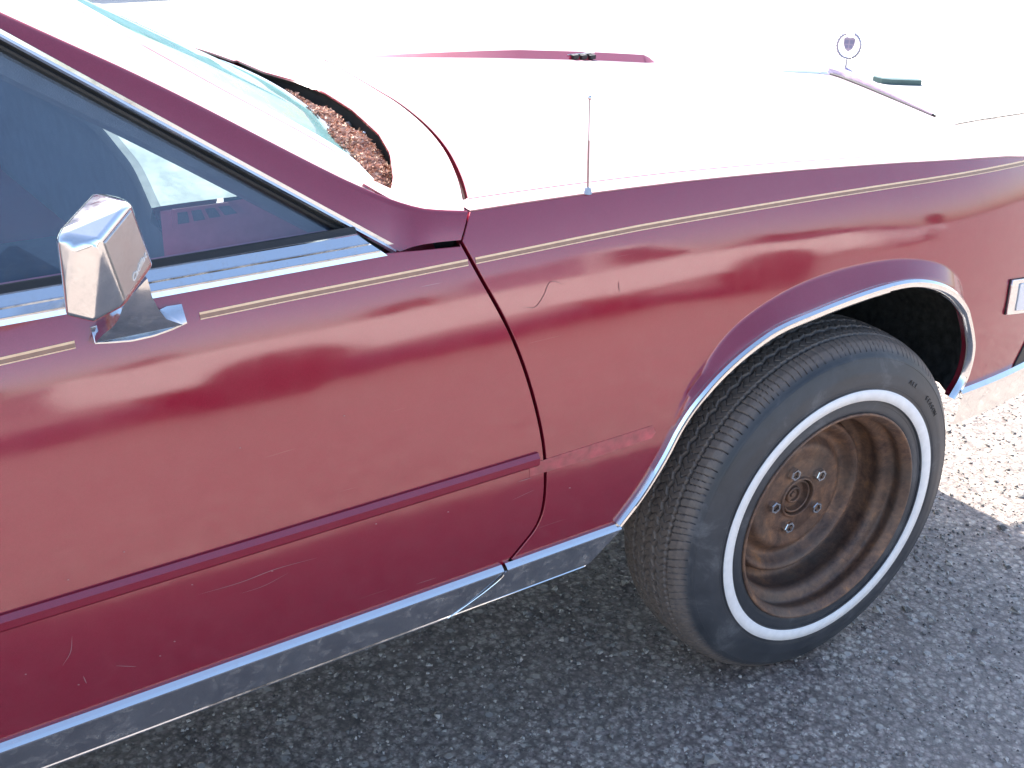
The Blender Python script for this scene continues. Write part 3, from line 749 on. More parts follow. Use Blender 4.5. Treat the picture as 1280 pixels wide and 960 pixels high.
# rocker trim
def rocker(name, x0, x1, par, cut0=0, cut1=0, bot=.413, bead=.3):
    xs_ = list(np.linspace(x0, x1, max(4, int((x1-x0)/.04)))); rows = []
    for x in xs_:
        yb = S0(x, .47); t_ = ZR+.002; 
        pr = [(.006, t_), (-.003, t_-.001), (-.008, t_-.0045), (-.0105, t_-.0075), (-.0105, t_-.009), (-.008, t_-.0105), (.000, bot+.0035), (-.002*bead, bot+.0018), (-.001*bead, bot), (.010, bot)]
        rows.append([(x, yb+a, b) for a, b in pr])
    # curved ends
    def endx(row, c, sg):
        return [(x+sg*c*max(0, (.445-z)/.057)**1.3, y, z) for x, y, z in row]
    n = len(rows)
    for i in range(n):
        f = i/(n-1)
        if cut1: rows[i] = [(x-cut1*max(0, (.462-z)/.05)**1.3*f**6, y, z) for x, y, z in rows[i]]
        if cut0: rows[i] = [(x-cut0*max(0, (.462-z)/.05)**1.3*(1-f)**6, y, z) for x, y, z in rows[i]]
    k = len(rows[0]); V = [p for r in rows for p in r]; F = []; mi = []
    for i in range(n-1):
        for j in range(k-1): F.append([i*k+j, (i+1)*k+j, (i+1)*k+j+1, i*k+j+1]); mi.append(1 if j == 5 else 0)
    o = mesh(name, V, F, [CHROME, DULL], par, False, mi=mi); s = o.modifiers.new('s', 'SOLIDIFY'); s.thickness = .0015; s.offset = 0
    return o
gb_x = GAPC[-1][0]
rocker('rocker_trim', -2.04, gb_x-.003, door, 0, .09)
lx = LIPC[0][0]
rocker('rocker_trim', gb_x+.003, lx-.0, fender, .09, .06, bead=-1.5)
bp = [(gb_x-.003-.09*t**1.3, S0(gb_x, .47)-.0105+.010*t, .462-.049*t) for t in np.linspace(0, 1, 16)]
sweep('trim_edge_bead', bp, [(.0010*math.cos(q*math.pi/3), .0010*math.sin(q*math.pi/3)) for q in range(6)], CHROME, door, lambda i, p: (0, -1, 0), smooth=True)
# leftover band where the fender molding came off, and a few scratches
SCAR = simple('faded_adhesive_band', (.36, .055, .075), .5, var=.4, vs=45, Coat_Weight=.75)
sc = [np.array([a, b]) for a, b in ((-.668, .632), (-.668, .612), (-.55, .610), (-.440, .612), (-.432, .620), (-.440, .634), (-.55, .633))]
panel('molding_scar', sc, lambda u, v: (u, S0(u, v)-.0006, v), SCAR, fender, 1, step=.02, flange=.0005, rnd=.0002)
SCR = simple('scratched_primer', (.34, .16, .18), .6); SCD = simple('deep_scratch', (.12, .03, .05), .6)
def scratch(px, m, par, w_=.0005):
    P_ = spline([onside(a, b) for a, b in px], 6); V = []
    for i, p in enumerate(P_):
        t = P_[min(i+1, len(P_)-1)]-P_[max(i-1, 0)]; t /= np.linalg.norm(t); q = np.array([-t[2], 0, t[0]]); k_ = w_*math.sin(math.pi*(i+.6)/(len(P_)+.4))
        V += [p+q*k_+np.array([0, -.0004, 0]), p-q*k_+np.array([0, -.0004, 0])]
    mesh('scratch', V, [[2*i, 2*i+1, 2*i+3, 2*i+2] for i in range(len(P_)-1)], m, par)
scratch([(248, 743), (300, 728), (345, 711), (396, 697)], SCR, door); scratch([(300, 742), (330, 732), (360, 716)], SCR, door, .0003)
scratch([(90, 795), (88, 815), (78, 832)], SCR, door, .0004); scratch([(648, 602), (664, 597)], SCR, door, .0006); scratch([(145, 832), (170, 833)], SCR, door, .0004)
scratch([(104, 845), (108, 854)], SCR, door, .0005); scratch([(652, 383), (668, 384), (679, 370), (688, 352), (706, 356)], SCD, fender, .0005); scratch([(773, 352), (774, 364)], SCD, fender, .0006)
scratch([(640, 625), (655, 618), (668, 612)], SCR, fender, .0003); scratch([(520, 730), (545, 722)], SCR, door, .0003)
for px_, py_ in ((240, 731), (218, 802), (32, 843), (98, 856), (340, 714), (560, 640), (470, 655), (430, 520), (712, 610), (300, 560), (200, 820), (155, 690), (85, 725)):
    scratch([(px_-1.3, py_), (px_, py_-.4), (px_+1.3, py_)], SCR, door if px_ < 680 else fender, .0008)
# chrome strip ahead of wheel
xs_ = np.linspace(LIPC[-1][0]+.012, .80, 12); rows = []
for x in xs_:
    y = S0(min(x, .66), .48); z = .498-.06*(x-.35)
    rows.append([(x, y+a, z+b) for a, b in ((.004, .004), (-.006, .003), (-.014, -.004), (-.014, -.010), (-.006, -.075), (-.002, -.080))])
o = loft('bumper_side_strip', rows, CHROME, car, smooth=False)
bm = bmesh.new(); box(bm, .60, .83, .13, 1.87, .40, .52); from_bm('bumper', bm, CHROME, car, bev=.02)
q = [onside(a, b)[[0, 2]] for a, b in ((1266, 458), (1285, 420), (1330, 408), (1330, 442))]
panel('bumper_filler', q, lambda u, v: (u, S0(u, v)-.003, v), RUBBER, car, 1, step=.02, flange=.006)
# wheel well
wlp = [p for p in LIPC]; rows = []
for p in wlp:
    d = p-AC; d = d/np.linalg.norm(d); q = p+d*.012; y0 = lip3(p)[1]+.012
    rows.append([(q[0], y0+.006, q[1]), (q[0]+d[0]*.03, y0+.05, q[1]+d[1]*.03), (q[0]+d[0]*.035, y0+.30, q[1]+d[1]*.03), (q[0]+d[0]*.02, .68, q[1]+d[1]*.02)])
LINER = simple('dusty_wheel_well_liner', (.045, .046, .042), .75, var=.7, vs=60, bmp=.8, bs=90)
loft('wheel_well', rows, LINER, car, thick=.003)
bm = bmesh.new(); box(bm, -.62, .62, .66, .68, .25, .90); from_bm('inner_fender', bm, DARK, car)
# floor pan and far side hull
bm = bmesh.new(); box(bm, -4.1, -.55, .14, 1.855, .37, .48); from_bm('floor_pan', bm, DARK, car)
bm = bmesh.new(); box(bm, -.56, .60, .70, 1.5, .33, .8); from_bm('engine_bay', bm, DARK, car, bev=.02)
rows = []
for x in list(np.arange(-4.3, -2.06, .12))+[-2.06]:
    rows.append([(x, S0(x, z), z) for z in (.36, .44, .55, .65, .75, .85, .9, .95, .998)])
# rear quarter with a simple wheel opening
def rearq(side):
    yy_ = (lambda y: y) if side < 0 else (lambda y: 2-y)
    ol = [np.array(p) for p in [(-4.3, .45), (-3.32, .45)]+[(-2.90+.42*math.cos(a), .36+.42*math.sin(a)) for a in np.linspace(math.pi*.93, math.pi*.07, 18)]+[(-2.46, .44), (-2.05, .434), (-2.05, .965), (-2.3, .998), (-4.3, .93)]]
    return panel('rear_quarter', ol, lambda u, v: (u, yy_(S0(u, v)), v), PAINT, car, 1 if side < 0 else -1, step=.08, bstep=.05)
rearq(-1); rearq(1)
far_ol = [np.array(p) for p in [(-2.04, .44), (-.45, .44)]+[(0+.44*math.cos(a), .36+.40*math.sin(a)) for a in np.linspace(math.pi*.93, math.pi*.07, 16)]+[(.47, .49), (.66, .49)]+[(x, zc(x)) for x in np.arange(.66, -.75, -.1)]+[(-.76, .998), (-2.04, .998)]]
panel('far_side', far_ol, lambda u, v: (u, 2-S0(u, v), v), PAINT, car, -1, step=.08, bstep=.05)
rows = [[(x, 2-SEAMY+.0015, Hh(x, 2-SEAMY)), (x, 2-.126, zc(x))] for x in np.linspace(-.9, .66, 24)]
loft('far_fender_top', rows, PAINTLIT, car)
# roof, rear pillars, boot
rows = []
for x in np.linspace(-1.54, -2.75, 14):
    fq = (x+1.54)/-1.21; zt = 1.49+.02*math.sin(math.pi*fq)-.05*max(0, fq-.75)*4*.3
    rows.append([(x-.02*(abs(q)**3)*(1-fq), 1+q*.66, zt-.045*abs(q)**3) for q in np.linspace(-1, 1, 17)])
loft('roof', rows, PAINT, car, thick=.02)
for s_ in (-1, 1):
    yb = .16 if s_ < 0 else 1.84; yt = .36 if s_ < 0 else 1.64
    loft('rear_pillar', [[(-2.35, yb-.0*s_, .99), (-2.55, yt, 1.45)], [(-3.35, yb, .99), (-2.78, yt, 1.44)], [(-3.45, yb+.15*(-s_), .99), (-2.80, yt+.1*(-s_), 1.45)]], PAINT, car, thick=.015)
loft('rear_window', [[(-2.78, y, 1.46), (-3.42, y, .99)] for y in np.linspace(.36, 1.64, 8)], SIDEGLASS, car)
loft('boot_lid', [[(-3.40, y, .995), (-3.9, y, .98), (-4.3, y, .93), (-4.36, y, .60), (-4.30, y, .40)] for y in np.linspace(.17, 1.83, 10)], PAINT, car, thick=.01)
og2 = mesh('side_window', [(v[0], 2-v[1], v[2]) for v in V[:0]] or [(-.95, 1.86, .99), (-2.6, 1.86, .99), (-2.6, 1.66, 1.45), (-1.6, 1.66, 1.45)], [[0, 1, 2, 3]], SIDEGLASS, car, False)
loft('far_belt', [[(x, 1.875, .96), (x, 1.84, 1.0)] for x in (-2.35, -.74)], PAINT, car, thick=.01)
# ---- interior
def dashz(x, y): return .985
ds = []
de = [at(a, b, z=.985)[:2] for a, b in ((190, 264), (168, 215), (150, 190), (128, 163), (110, 145))]
de = spline(de, 4); de = [p for p in de]; xe = de[-1][0]
de2 = de+[np.array([xe-.01, 1.2]), np.array([xe-.03, 1.72])]
rows = []
for i, p in enumerate(de2):
    x, y = p
    rows.append([(fw(y)-.01, y, .985), (x+.05, y, .990), (x+.012, y, .990), (x, y, .985), (x-.004, y, .972), (x+.01, y, .955), (x+.012, y, .93)])
lip_rows = rows
loft('dashboard', [[r[0], r[1], r[2]] for r in rows], DASH, car)
dlip = loft('dashboard_lip', [[r[2], (r[3][0], r[3][1], r[3][2]+.004), r[3], r[4], r[5], r[6], (r[6][0]+.02, r[6][1], .70)] for r in rows], DASHD, car, sharp=60)
# end face of dash with outlet
yv = de2[0][1]-.002
e0_, e1_ = at(188, 272, y=yv), at(300, 240, y=yv)
dend = [(de2[0][0]+.01, .62), (-.70, .62), (-.70, .985), (de2[0][0]+.01, .984)]
mesh('dashboard_end', [(a, yv, b) for a, b in dend], [[0, 1, 2, 3]], TRIMRED, car, False)
VP = [(216, 262), (286, 253), (304, 268), (216, 286)]
vq = [at(a, b, y=yv-.004) for a, b in VP]
bm = bmesh.new(); bw = [bm.verts.new(p) for p in vq]; fq_ = bm.faces.new(bw); ext_ = bmesh.ops.extrude_face_region(bm, geom=[fq_])
for v in [g for g in ext_['geom'] if isinstance(g, bmesh.types.BMVert)]: v.co.y += .004
vent = from_bm('dash_vent', bm, TRIMRED, car)
for i in range(4):
    a = .07+i*.23; b = a+.165
    def vl(u, v_): 
        t = vq[0]+(vq[1]-vq[0])*u; l = vq[3]+(vq[2]-vq[3])*u; return t+(l-t)*v_+np.array([0, -.0015, 0])
    bb = b if i < 3 else b+.02
    mesh('vent_louver', [vl(a, .18), vl(bb, .2), vl(bb, .82), vl(a, .8)], [[0, 1, 2, 3]], DASHD, vent, False)
# inner door panel
mesh('door_lining', [(-.75, .165, .40), (-2.3, .165, .40), (-2.3, .165, .985), (-.75, .165, .985), (-.75, .174, .988), (-2.3, .174, .988), (-2.3, .185, .40), (-.75, .185, .40)], [[0, 3, 2, 1], [3, 4, 5, 2], [4, 7, 6, 5]], TRIMRED, car, False)
for yc_ in (.55, 1.42):
    bm = bmesh.new(); box(bm, -2.15, -1.55, yc_-.3, yc_+.3, .45, .62); from_bm('seat_cushion', bm, SEAT, car, bev=.06, seg=4)
    bm = bmesh.new(); box(bm, -2.30, -2.12, yc_-.3, yc_+.3, .6, 1.22); from_bm('seat_backrest', bm, SEAT, car, bev=.06, seg=4)
V, F = lathe([(.19+.014*math.cos(a), .014*math.sin(a)) for a in np.linspace(0, 2*math.pi, 10)], 40)
V = [Matrix.Rotation(R(65), 4, 'Y') @ Vector((v[0], v[2], v[1])) + Vector((-1.42, 1.42, 1.02)) for v in V]
mesh('steering_wheel', V, F, RUBBER, car)
bm = bmesh.new(); box(bm, -1.36, -1.32, .9, 1.12, 1.33, 1.40); from_bm('rear_view_mirror', bm, CHROME, car, bev=.012)
# ------------------------------------------------------------------ door mirror
mr = bpy.data.objects.new('door_mirror', None); C.objects.link(mr); mr.parent = car; mr.location = -ROOT0
A = lambda px, py, y: Vector(at(px, py, y=y))
V1, V2, V3 = A(124, 301, -.130), A(155, 383, -.104), A(164, 252, -.096)
n_ = (V2-V1).cross(V3-V1); d_ = Vector(ray(192, 330)); V4 = Vector(CPOS)+d_*((V1-Vector(CPOS)).dot(n_)/d_.dot(n_))
V5, V6, V7, V5m = A(68, 292, -.119), A(82, 396, -.116), A(117, 404, -.118), A(93, 312, -.130)
V8 = A(117, 239, -.032); V9 = A(112, 330, .06); V10 = A(172, 352, .065); V11 = A(153, 247, -.055)
hp = [V1, V2, V3, V4, V5, V6, V7, V5m, V8, V9, V10, V11]
bm = bmesh.new(); vs = [bm.verts.new(p) for p in hp]
res_ = bmesh.ops.convex_hull(bm, input=vs); 
bmesh.ops.delete(bm, geom=[v for v in bm.verts if not v.link_faces], context='VERTS')
bmesh.ops.dissolve_limit(bm, angle_limit=R(6), verts=bm.verts[:], edges=bm.edges[:])
from_bm('mirror_housing', bm, CHROME, mr, bev=.0045, seg=4, ang=12)
# cover plate with script
cpl = (V1+V2+V3+V4)/4; nx_ = (V4-V1).cross(V3-V2).normalized()
if nx_.dot(Vector(CPOS)-cpl) < 0: nx_ = -nx_
inn = [cpl+(p-cpl)*.84+nx_*.0012 for p in (V1, V2, V4, V3)]
bm = bmesh.new(); vs = [bm.verts.new(p) for p in inn]; f_ = bm.faces.new(vs); e_ = bmesh.ops.extrude_face_region(bm, geom=[f_])
for v in [g for g in e_['geom'] if isinstance(g, bmesh.types.BMVert)]: v.co -= nx_*.0025
BRUSH = chrome('brushed_plate', (.34, .46), .60, .45)
plate = from_bm('mirror_plate', bm, BRUSH, mr, bev=.001)
def onpl(px, py):
    d = Vector(ray(px, py)); c0 = Vector(CPOS); return c0+d*((cpl-c0).dot(nx_)/d.dot(nx_))
xd = onpl(186, 312)-onpl(166, 352); xd = (xd-nx_*xd.dot(nx_)).normalized(); yd = nx_.cross(xd)
tcn = onpl(172, 334)+nx_*.0016
mw = Matrix(((xd.x, yd.x, nx_.x, tcn.x), (xd.y, yd.y, nx_.y, tcn.y), (xd.z, yd.z, nx_.z, tcn.z), (0, 0, 0, 1)))
textmesh('mirror_script', 'Cadillac', .0098, .0004, WHITE, mr, mw, shear=.35)
# stand: lofted from head down to a foot with two scooped ends
def foot(px, py, y): return A(px, py, y)
ySf = lambda px, py: float(onside(px, py)[1])
secs = []
# each section: (left px, right px, py, y outer, y inner)
for lxp, rxp, pyl, pyr, yo in ((156, 184, 378, 348, .064), (152, 187, 388, 358, .066), (149, 190, 398, 371, .069), (141, 198, 409, 386, .073), (129, 208, 418, 399, .078), (119, 229, 429, 406, .083)):
    a = A(lxp, pyl, yo); b = A(rxp, pyr, yo); 
    c = b+Vector((-.004, .05, .012)); d = a+Vector((.004, .05, .012)); secs.append((a, b, c, d))
V = []; F = []
for i, s_ in enumerate(secs):
    a, b, c, d = s_; row = []
    for e0x, e1x in ((a, b), (b, c), (c, d), (d, a)):
        for t in (0, .33, .66): row.append(e0x.lerp(e1x, t))
    V += row
k = 12
for i in range(len(secs)-1):
    for j in range(k): F.append([i*k+j, i*k+(j+1) % k, (i+1)*k+(j+1) % k, (i+1)*k+j])
F += [list(range(k)), list(range((len(secs)-1)*k, len(secs)*k))]
o = mesh('mirror_stand', V, F, CHROME, mr, True); bm = bmesh.new(); bm.from_mesh(o.data); bmesh.ops.recalc_face_normals(bm, faces=bm.faces[:]); bm.to_mesh(o.data); bm.free(); o.data.set_sharp_from_angle(angle=R(38))
tp_ = resample([np.array(p, float) for p in ((113, 409), (135, 403), (160, 400), (190, 392), (208, 383), (227, 380))], 6)
bt_ = resample([np.array(p, float) for p in ((119, 430), (140, 429), (165, 427), (192, 421), (215, 413), (234, 404))], 6)
def along(P, n):
    P = np.array(P); d = np.concatenate([[0], np.cumsum(np.hypot(*np.diff(P, axis=0).T))]); return [np.array([np.interp(t, d, P[:, 0]), np.interp(t, d, P[:, 1])]) for t in np.linspace(0, d[-1], n)]
rows = []
for i, (t_p, b_p) in enumerate(zip(along(tp_, 26), along(bt_, 26))):
    row = []
    for q, o_ in ((0, -.002), (.0, .004), (.25, .005), (.5, .008), (.75, .012), (.93, .016), (1.0, .0155), (1.0, -.002)):
        c = t_p+(b_p-t_p)*q; p = onside(c[0], c[1], o_); row.append(p)
    rows.append(row)
V = [p for r_ in rows for p in r_]; k = 8; F = [[i*k+j, i*k+j+1, (i+1)*k+j+1, (i+1)*k+j] for i in range(25) for j in range(k-1)]+[list(range(k)), [25*k+j for j in range(k)]]
o = mesh('mirror_foot', V, F, CHROME, mr, True); bm = bmesh.new(); bm.from_mesh(o.data); bmesh.ops.recalc_face_normals(bm, faces=bm.faces[:]); bm.to_mesh(o.data); bm.free(); o.data.set_sharp_from_angle(angle=R(40))
# ------------------------------------------------------------------ wheel
HW = .335; ST = .0447
def gr(t): return t
wh = bpy.data.objects.new('wheel', None); C.objects.link(wh); wh.parent = car; wh.location = Vector((0, .04, HW))-ROOT0; wh.rotation_euler.z = -ST
# tyre: fine tread + smooth sidewalls
side = [(.200, .014), (.206, .006), (.214, .003), (.224, .004), (.2315, .0045), (.233, .0015), (.2545, -.0005), (.256, .0015), (.266, .0005), (.276, .0015), (.285, .003), (.296, .007), (.305, .0105), (.311, .0135), (.3145, .0165)]
NT = 1500; 
tp = [(.3185, .0195), (.326, .0265), (.333, .035), (.3385, .047), (.3425, .065), (.3445, .085), (.345, .107)]
tp = tp+[(r, .214-y) for r, y in tp[::-1][1:]]
tpd = np.array(tp); dl = np.concatenate([[0], np.cumsum(np.hypot(*np.diff(tpd, axis=0).T))]); nS = 110
ss = np.linspace(0, dl[-1], nS); tr_ = np.interp(ss, dl, tpd[:, 0]); ty_ = np.interp(ss, dl, tpd[:, 1])
th = np.arange(NT)*2*math.pi/NT; TH, SS = np.meshgrid(th, ss, indexing='ij'); YY = np.broadcast_to(ty_, TH.shape); RR = np.broadcast_to(tr_, TH.shape).copy()
arc = TH*.34
def tri(x): return 2*np.abs(2*(x-np.floor(x+.5)))-1
dep = np.zeros_like(RR)
for yc_, am, per, wd in ((.052, .0012, 150, .0018), (.079, .0028, 75, .0022), (.107, .0028, 75, .0022), (.135, .0028, 75, .0022), (.162, .0012, 150, .0018)):
    dep = np.maximum(dep, .0065*np.clip(1.6-np.abs(YY-yc_-am*tri(TH*per/(2*math.pi)+(.5 if yc_ > .1 else 0)))/wd, 0, 1))
n1 = 150
ph = TH*n1/(2*math.pi)+.28*np.sin(YY*75)+.35*np.sin(TH*9)+.22*np.sin(TH*23+1)
sip = np.abs(ph-np.round(ph))*(2*math.pi*.34/n1)
dep = np.maximum(dep, .0032*np.clip(1.5-sip/.0007, 0, 1)*((YY < .052)|(YY > .162)))
ph2 = TH*n1*1.0/(2*math.pi)+.3*tri(YY*60)+.3
sip2 = np.abs(ph2-np.round(ph2))*(2*math.pi*.34/n1)
dep = np.maximum(dep, .0035*np.clip(1.5-sip2/.0007, 0, 1)*((YY > .052)&(YY < .162)))
edge = np.clip((RR-.3165)/.004, 0, 1); RR = RR-dep*edge
Xs = RR*np.cos(TH); Zs = RR*np.sin(TH); Vt = np.stack([Xs, YY, Zs], -1).reshape(-1, 3)
def sink(V_):
    V_ = np.array(V_, float); lo = V_[:, 2] < -HW; d = np.where(lo, -HW-V_[:, 2], 0); V_[:, 2] = np.where(lo, -HW+.0005, V_[:, 2]); 
    b = np.clip((-V_[:, 2]-.20)/.135, 0, 1)**2*np.clip(1-np.abs(V_[:, 0])/.14, 0, 1)
    V_[:, 1] += -.006*b*np.where(V_[:, 1] < .1, 1, -1)*np.clip((np.hypot(V_[:, 0], V_[:, 2])-.22)/.1, 0, 1)
    return V_
I = np.arange(NT)[:, None]*nS+np.arange(nS-1)[None, :]; I2 = ((np.arange(NT)+1) % NT)[:, None]*nS+np.arange(nS-1)[None, :]
Ft = np.stack([I, I+1, I2+1, I2], -1).reshape(-1, 4)
def npmesh(name, V_, F_, m, par, sharp=None):
    me = bpy.data.meshes.new(name); me.vertices.add(len(V_)); me.vertices.foreach_set('co', np.asarray(V_, np.float32).ravel()); nf = len(F_); k_ = F_.shape[1]
    me.loops.add(nf*k_); me.loops.foreach_set('vertex_index', F_.ravel().astype(np.int32)); me.polygons.add(nf); me.polygons.foreach_set('loop_start', (np.arange(nf)*k_).astype(np.int32))
    me.update(calc_edges=True); me.polygons.foreach_set('use_smooth', np.ones(nf, bool)); me.validate()
    if sharp: me.set_sharp_from_angle(angle=R(sharp))
    return link(name, me, m, par)
npmesh('tread', sink(Vt), Ft[:, ::-1], TYRE, wh, 40)
sp = np.array(spline([np.array(p) for p in side], 4)); 
full = [tuple(p) for p in sp]+[tuple(tp[0])]
V, F = lathe(full, 240); V = sink(V)
o = mesh('tyre', V, F, TYRE, wh); bm = bmesh.new(); bm.from_mesh(o.data); bmesh.ops.recalc_face_normals(bm, faces=bm.faces[:]); bm.to_mesh(o.data); bm.free(); o.data.set_sharp_from_angle(angle=R(40))
V, F = lathe([(r, .214-y) for r, y in [side[0], side[4], side[9], side[-1], tp[0]]], 96); mesh('inner_sidewall', sink(V), F, TYRE, wh)
V, F = lathe([(.2332, .0012), (.2336, -.0002), (.244, -.0014), (.2538, -.0018), (.2545, -.0004)], 240); V = sink(V)
mesh('whitewall', V, F, WHITE, wh)
for rr_, am in ((.262, .0007), (.3085, .0006), (.2255, .0005)):
    yv_ = float(np.interp(rr_, sp[:, 0], sp[:, 1])); V, F = lathe([(rr_-.0012, yv_+.0004), (rr_, yv_-am-.0003), (rr_+.0012, yv_+.0006)], 200); mesh('sidewall_rib', sink(V), F, TYRE, wh)
# raised sidewall words
def arcword(txt, r, a0, size):
    for i, ch in enumerate(txt):
        if ch == ' ': continue
        a = a0-i*size*.78/r; yv_ = float(np.interp(r, sp[:, 0], sp[:, 1]))
        cx, cz = r*math.cos(a), r*math.sin(a); xd_ = Vector((math.sin(a), 0, -math.cos(a))); yd_ = Vector((math.cos(a), 0, math.sin(a))); zd_ = Vector((0, -1, 0))
        mw_ = Matrix(((xd_.x, yd_.x, zd_.x, cx), (xd_.y, yd_.y, zd_.y, yv_-.0006), (xd_.z, yd_.z, zd_.z, cz), (0, 0, 0, 1)))
        textmesh('sidewall_letter', ch, size, .0005, RUBBER, wh, mw_)
arcword('ALL', .283, R(58), .013); arcword('SEASON', .283, R(44), .013)
# rim
rim = [(.2065, .010), (.2085, .004), (.2078, .001), (.2050, .0005), (.2020, .003), (.1970, .009), (.1935, .016), (.1950, .024), (.1975, .032), (.1965, .039), (.1880, .044), (.1805, .050), (.1775, .060), (.1800, .074), (.1795, .088), (.1760, .100), (.1660, .106), (.1610, .110), (.160, .135), (.165, .19), (.19, .20), (.205, .21)]
lathe_obj('rim', [tuple(p) for p in spline([np.array(p) for p in rim], 3)], RUST, wh, 128, 50)
disc = [(.1600, .112), (.1592, .098), (.1570, .0890), (.1530, .0845), (.1480, .0850), (.1420, .0905), (.1360, .1000), (.1290, .1065), (.1210, .1055), (.1140, .0985), (.1080, .0915), (.1000, .0880), (.0850, .0895), (.0760, .0905), (.0700, .0900), (.0500, .0895), (.0430, .0890), (.0410, .0855), (.0385, .0840), (.0365, .0860), (.0360, .100), (.0330, .101)]
lathe_obj('wheel_disc', [tuple(p) for p in spline([np.array(p) for p in disc], 3)], RUST, wh, 128, 50)
hub = [(.0345, .099), (.0335, .090), (.0315, .0885), (.0295, .0900), (.0285, .0975), (.0270, .1010), (.018, .1005), (.0165, .0955), (.0145, .0945), (.0125, .0955), (.0115, .100), (.006, .1005), (.0045, .097), (0, .0965)]
lathe_obj('hub', hub, RUST, wh, 48, 30)
PH_ = 1.9198
for i in range(5):
    a = PH_-i*2*math.pi/5; cx, cz = .0603*math.cos(a), .0603*math.sin(a); V = []; F = []
    R_ = random.random()
    ro, ri = .0122, .0078; n = 24
    for rr_, yv_ in ((1.0, .090), (1.0, .0795), (.94, .0785)):
        for q in range(6): V.append((cx+ro*rr_*math.cos(q*math.pi/3+R_), yv_, cz+ro*rr_*math.sin(q*math.pi/3+R_)))
    for yv_ in (.0785, .090):
        for q in range(6): V.append((cx+ri*math.cos(q*math.pi/3+R_), yv_, cz+ri*math.sin(q*math.pi/3+R_)))
    for r_ in range(4):
        for q in range(6): F.append([r_*6+q, r_*6+(q+1) % 6, (r_+1)*6+(q+1) % 6, (r_+1)*6+q])
    o = mesh('lug_nut', V, F, CHROME, wh, False); bm = bmesh.new(); bm.from_mesh(o.data); bmesh.ops.recalc_face_normals(bm, faces=bm.faces[:]); bm.to_mesh(o.data); bm.free()
    V = [(cx+.0066*math.cos(q*math.pi/5), yv_, cz+.0066*math.sin(q*math.pi/5)) for yv_ in (.090, .0835) for q in range(10)]
    mesh('wheel_stud', V, [[q, (q+1) % 10, 10+(q+1) % 10, 10+q] for q in range(10)]+[list(range(10, 20))], RUST, wh, False)
# brake drum behind
lathe_obj('brake_drum', [(.0, .115), (.13, .115), (.14, .12), (.14, .17), (0, .17)], DARK, wh, 48)
for (x, y, flip) in ((-2.90, .04, 0), (0, 1.96, 1), (-2.90, 1.96, 1)):
    w2 = wh.copy(); C.objects.link(w2); w2.parent = car; w2.location = Vector((x, y, HW))-ROOT0; w2.rotation_euler.z = math.pi if flip else 0
    for ch in list(wh.children):
        if ch.name.split('.')[0] in ('tyre', 'tread', 'whitewall', 'rim', 'wheel_disc', 'inner_sidewall'):
            c2 = ch.copy(); C.objects.link(c2); c2.parent = w2
# ------------------------------------------------------------------ cowl debris (stuff)
LITTER = None
m, N, L, b = mat('dry_seed_litter'); co = ncoord(N, L); v = vor(N, L, co, 160)
L.new(ramp(N, L, v.outputs['Color'], [(.1, (.20, .09, .065)), (.4, (.48, .27, .20)), (.65, (.66, .43, .33)), (.95, (.80, .62, .48))]), b.inputs['Base Color']); setp(b, Roughness=.75); LITTER = m
V = []; F = []
cnt = 0
while cnt < 6500:
    y = random.uniform(SY0-.015, SY1) if random.random() < .5 else random.uniform(SY0-.015, .75)
    xf = fs(max(y, SY0)); xw = fw(max(y, WY0))-.01
    if xf-xw < .01: continue
    near = max(0, min(1, (1.0-y)/.55)); u = random.random()
    if u > .40+.6*near: continue
    x = xw+(xf-xw)*u
    zt = Hh(x, y)-.030+.018*near*math.sin(math.pi*min(1, .25+u*.8))+.004*math.sin(y*40)
    c = Vector((x, y, zt+random.uniform(-.006, .006))); s = random.uniform(.003, .0075)
    Rm = Matrix.Rotation(random.uniform(0, 6.28), 3, 'Z') @ Matrix.Rotation(random.uniform(-1.2, 1.2), 3, 'X') @ Matrix.Rotation(random.uniform(-1, 1), 3, 'Y')
    k0 = len(V)
    for a, b2, cc in ((-1, 0, 0), (0, -.5, .35), (1, 0, -.1), (0, .5, .35), (0, 0, -.35)): V.append(c+Rm @ Vector((a*s, b2*s, cc*s)))
    F += [[k0, k0+1, k0+4], [k0+1, k0+2, k0+4], [k0+2, k0+3, k0+4], [k0+3, k0, k0+4], [k0, k0+3, k0+2, k0+1]]; cnt += 1
lit = mesh('seed_litter', V, F, LITTER, None, False)
tag(lit, 'dry pinkish brown seeds and leaf bits heaped in the trough below the windshield', 'leaf litter', kind='stuff')
# rubber stops and wiper pieces poking out of the trough
def clip(px, py, w_, h_, z=.995, rot=0):
    p = at(px, py, z=z); bm = bmesh.new(); box(bm, -w_/2, w_/2, -h_/2, h_/2, -.012, .006)
    bmesh.ops.rotate(bm, verts=bm.verts[:], cent=(0, 0, 0), matrix=Matrix.Rotation(rot, 3, 'Z')); bmesh.ops.translate(bm, verts=bm.verts[:], vec=p)
    o = from_bm('cowl_clip', bm, ALU, car, bev=.004, seg=3)
    bm = bmesh.new(); bmesh.ops.create_cone(bm, cap_ends=True, segments=10, radius1=.004, radius2=.003, depth=.006, matrix=Matrix.Translation(Vector(p)+Vector((0, 0, .008)))); from_bm('clip_screw', bm, DARK, o)
clip(320, 91, .05, .035, 1.012, .2); clip(466, 168, .022, .03, .992, .6); clip(428, 142, .014, .02, .990, .3); clip(404, 128, .012, .016, .99)
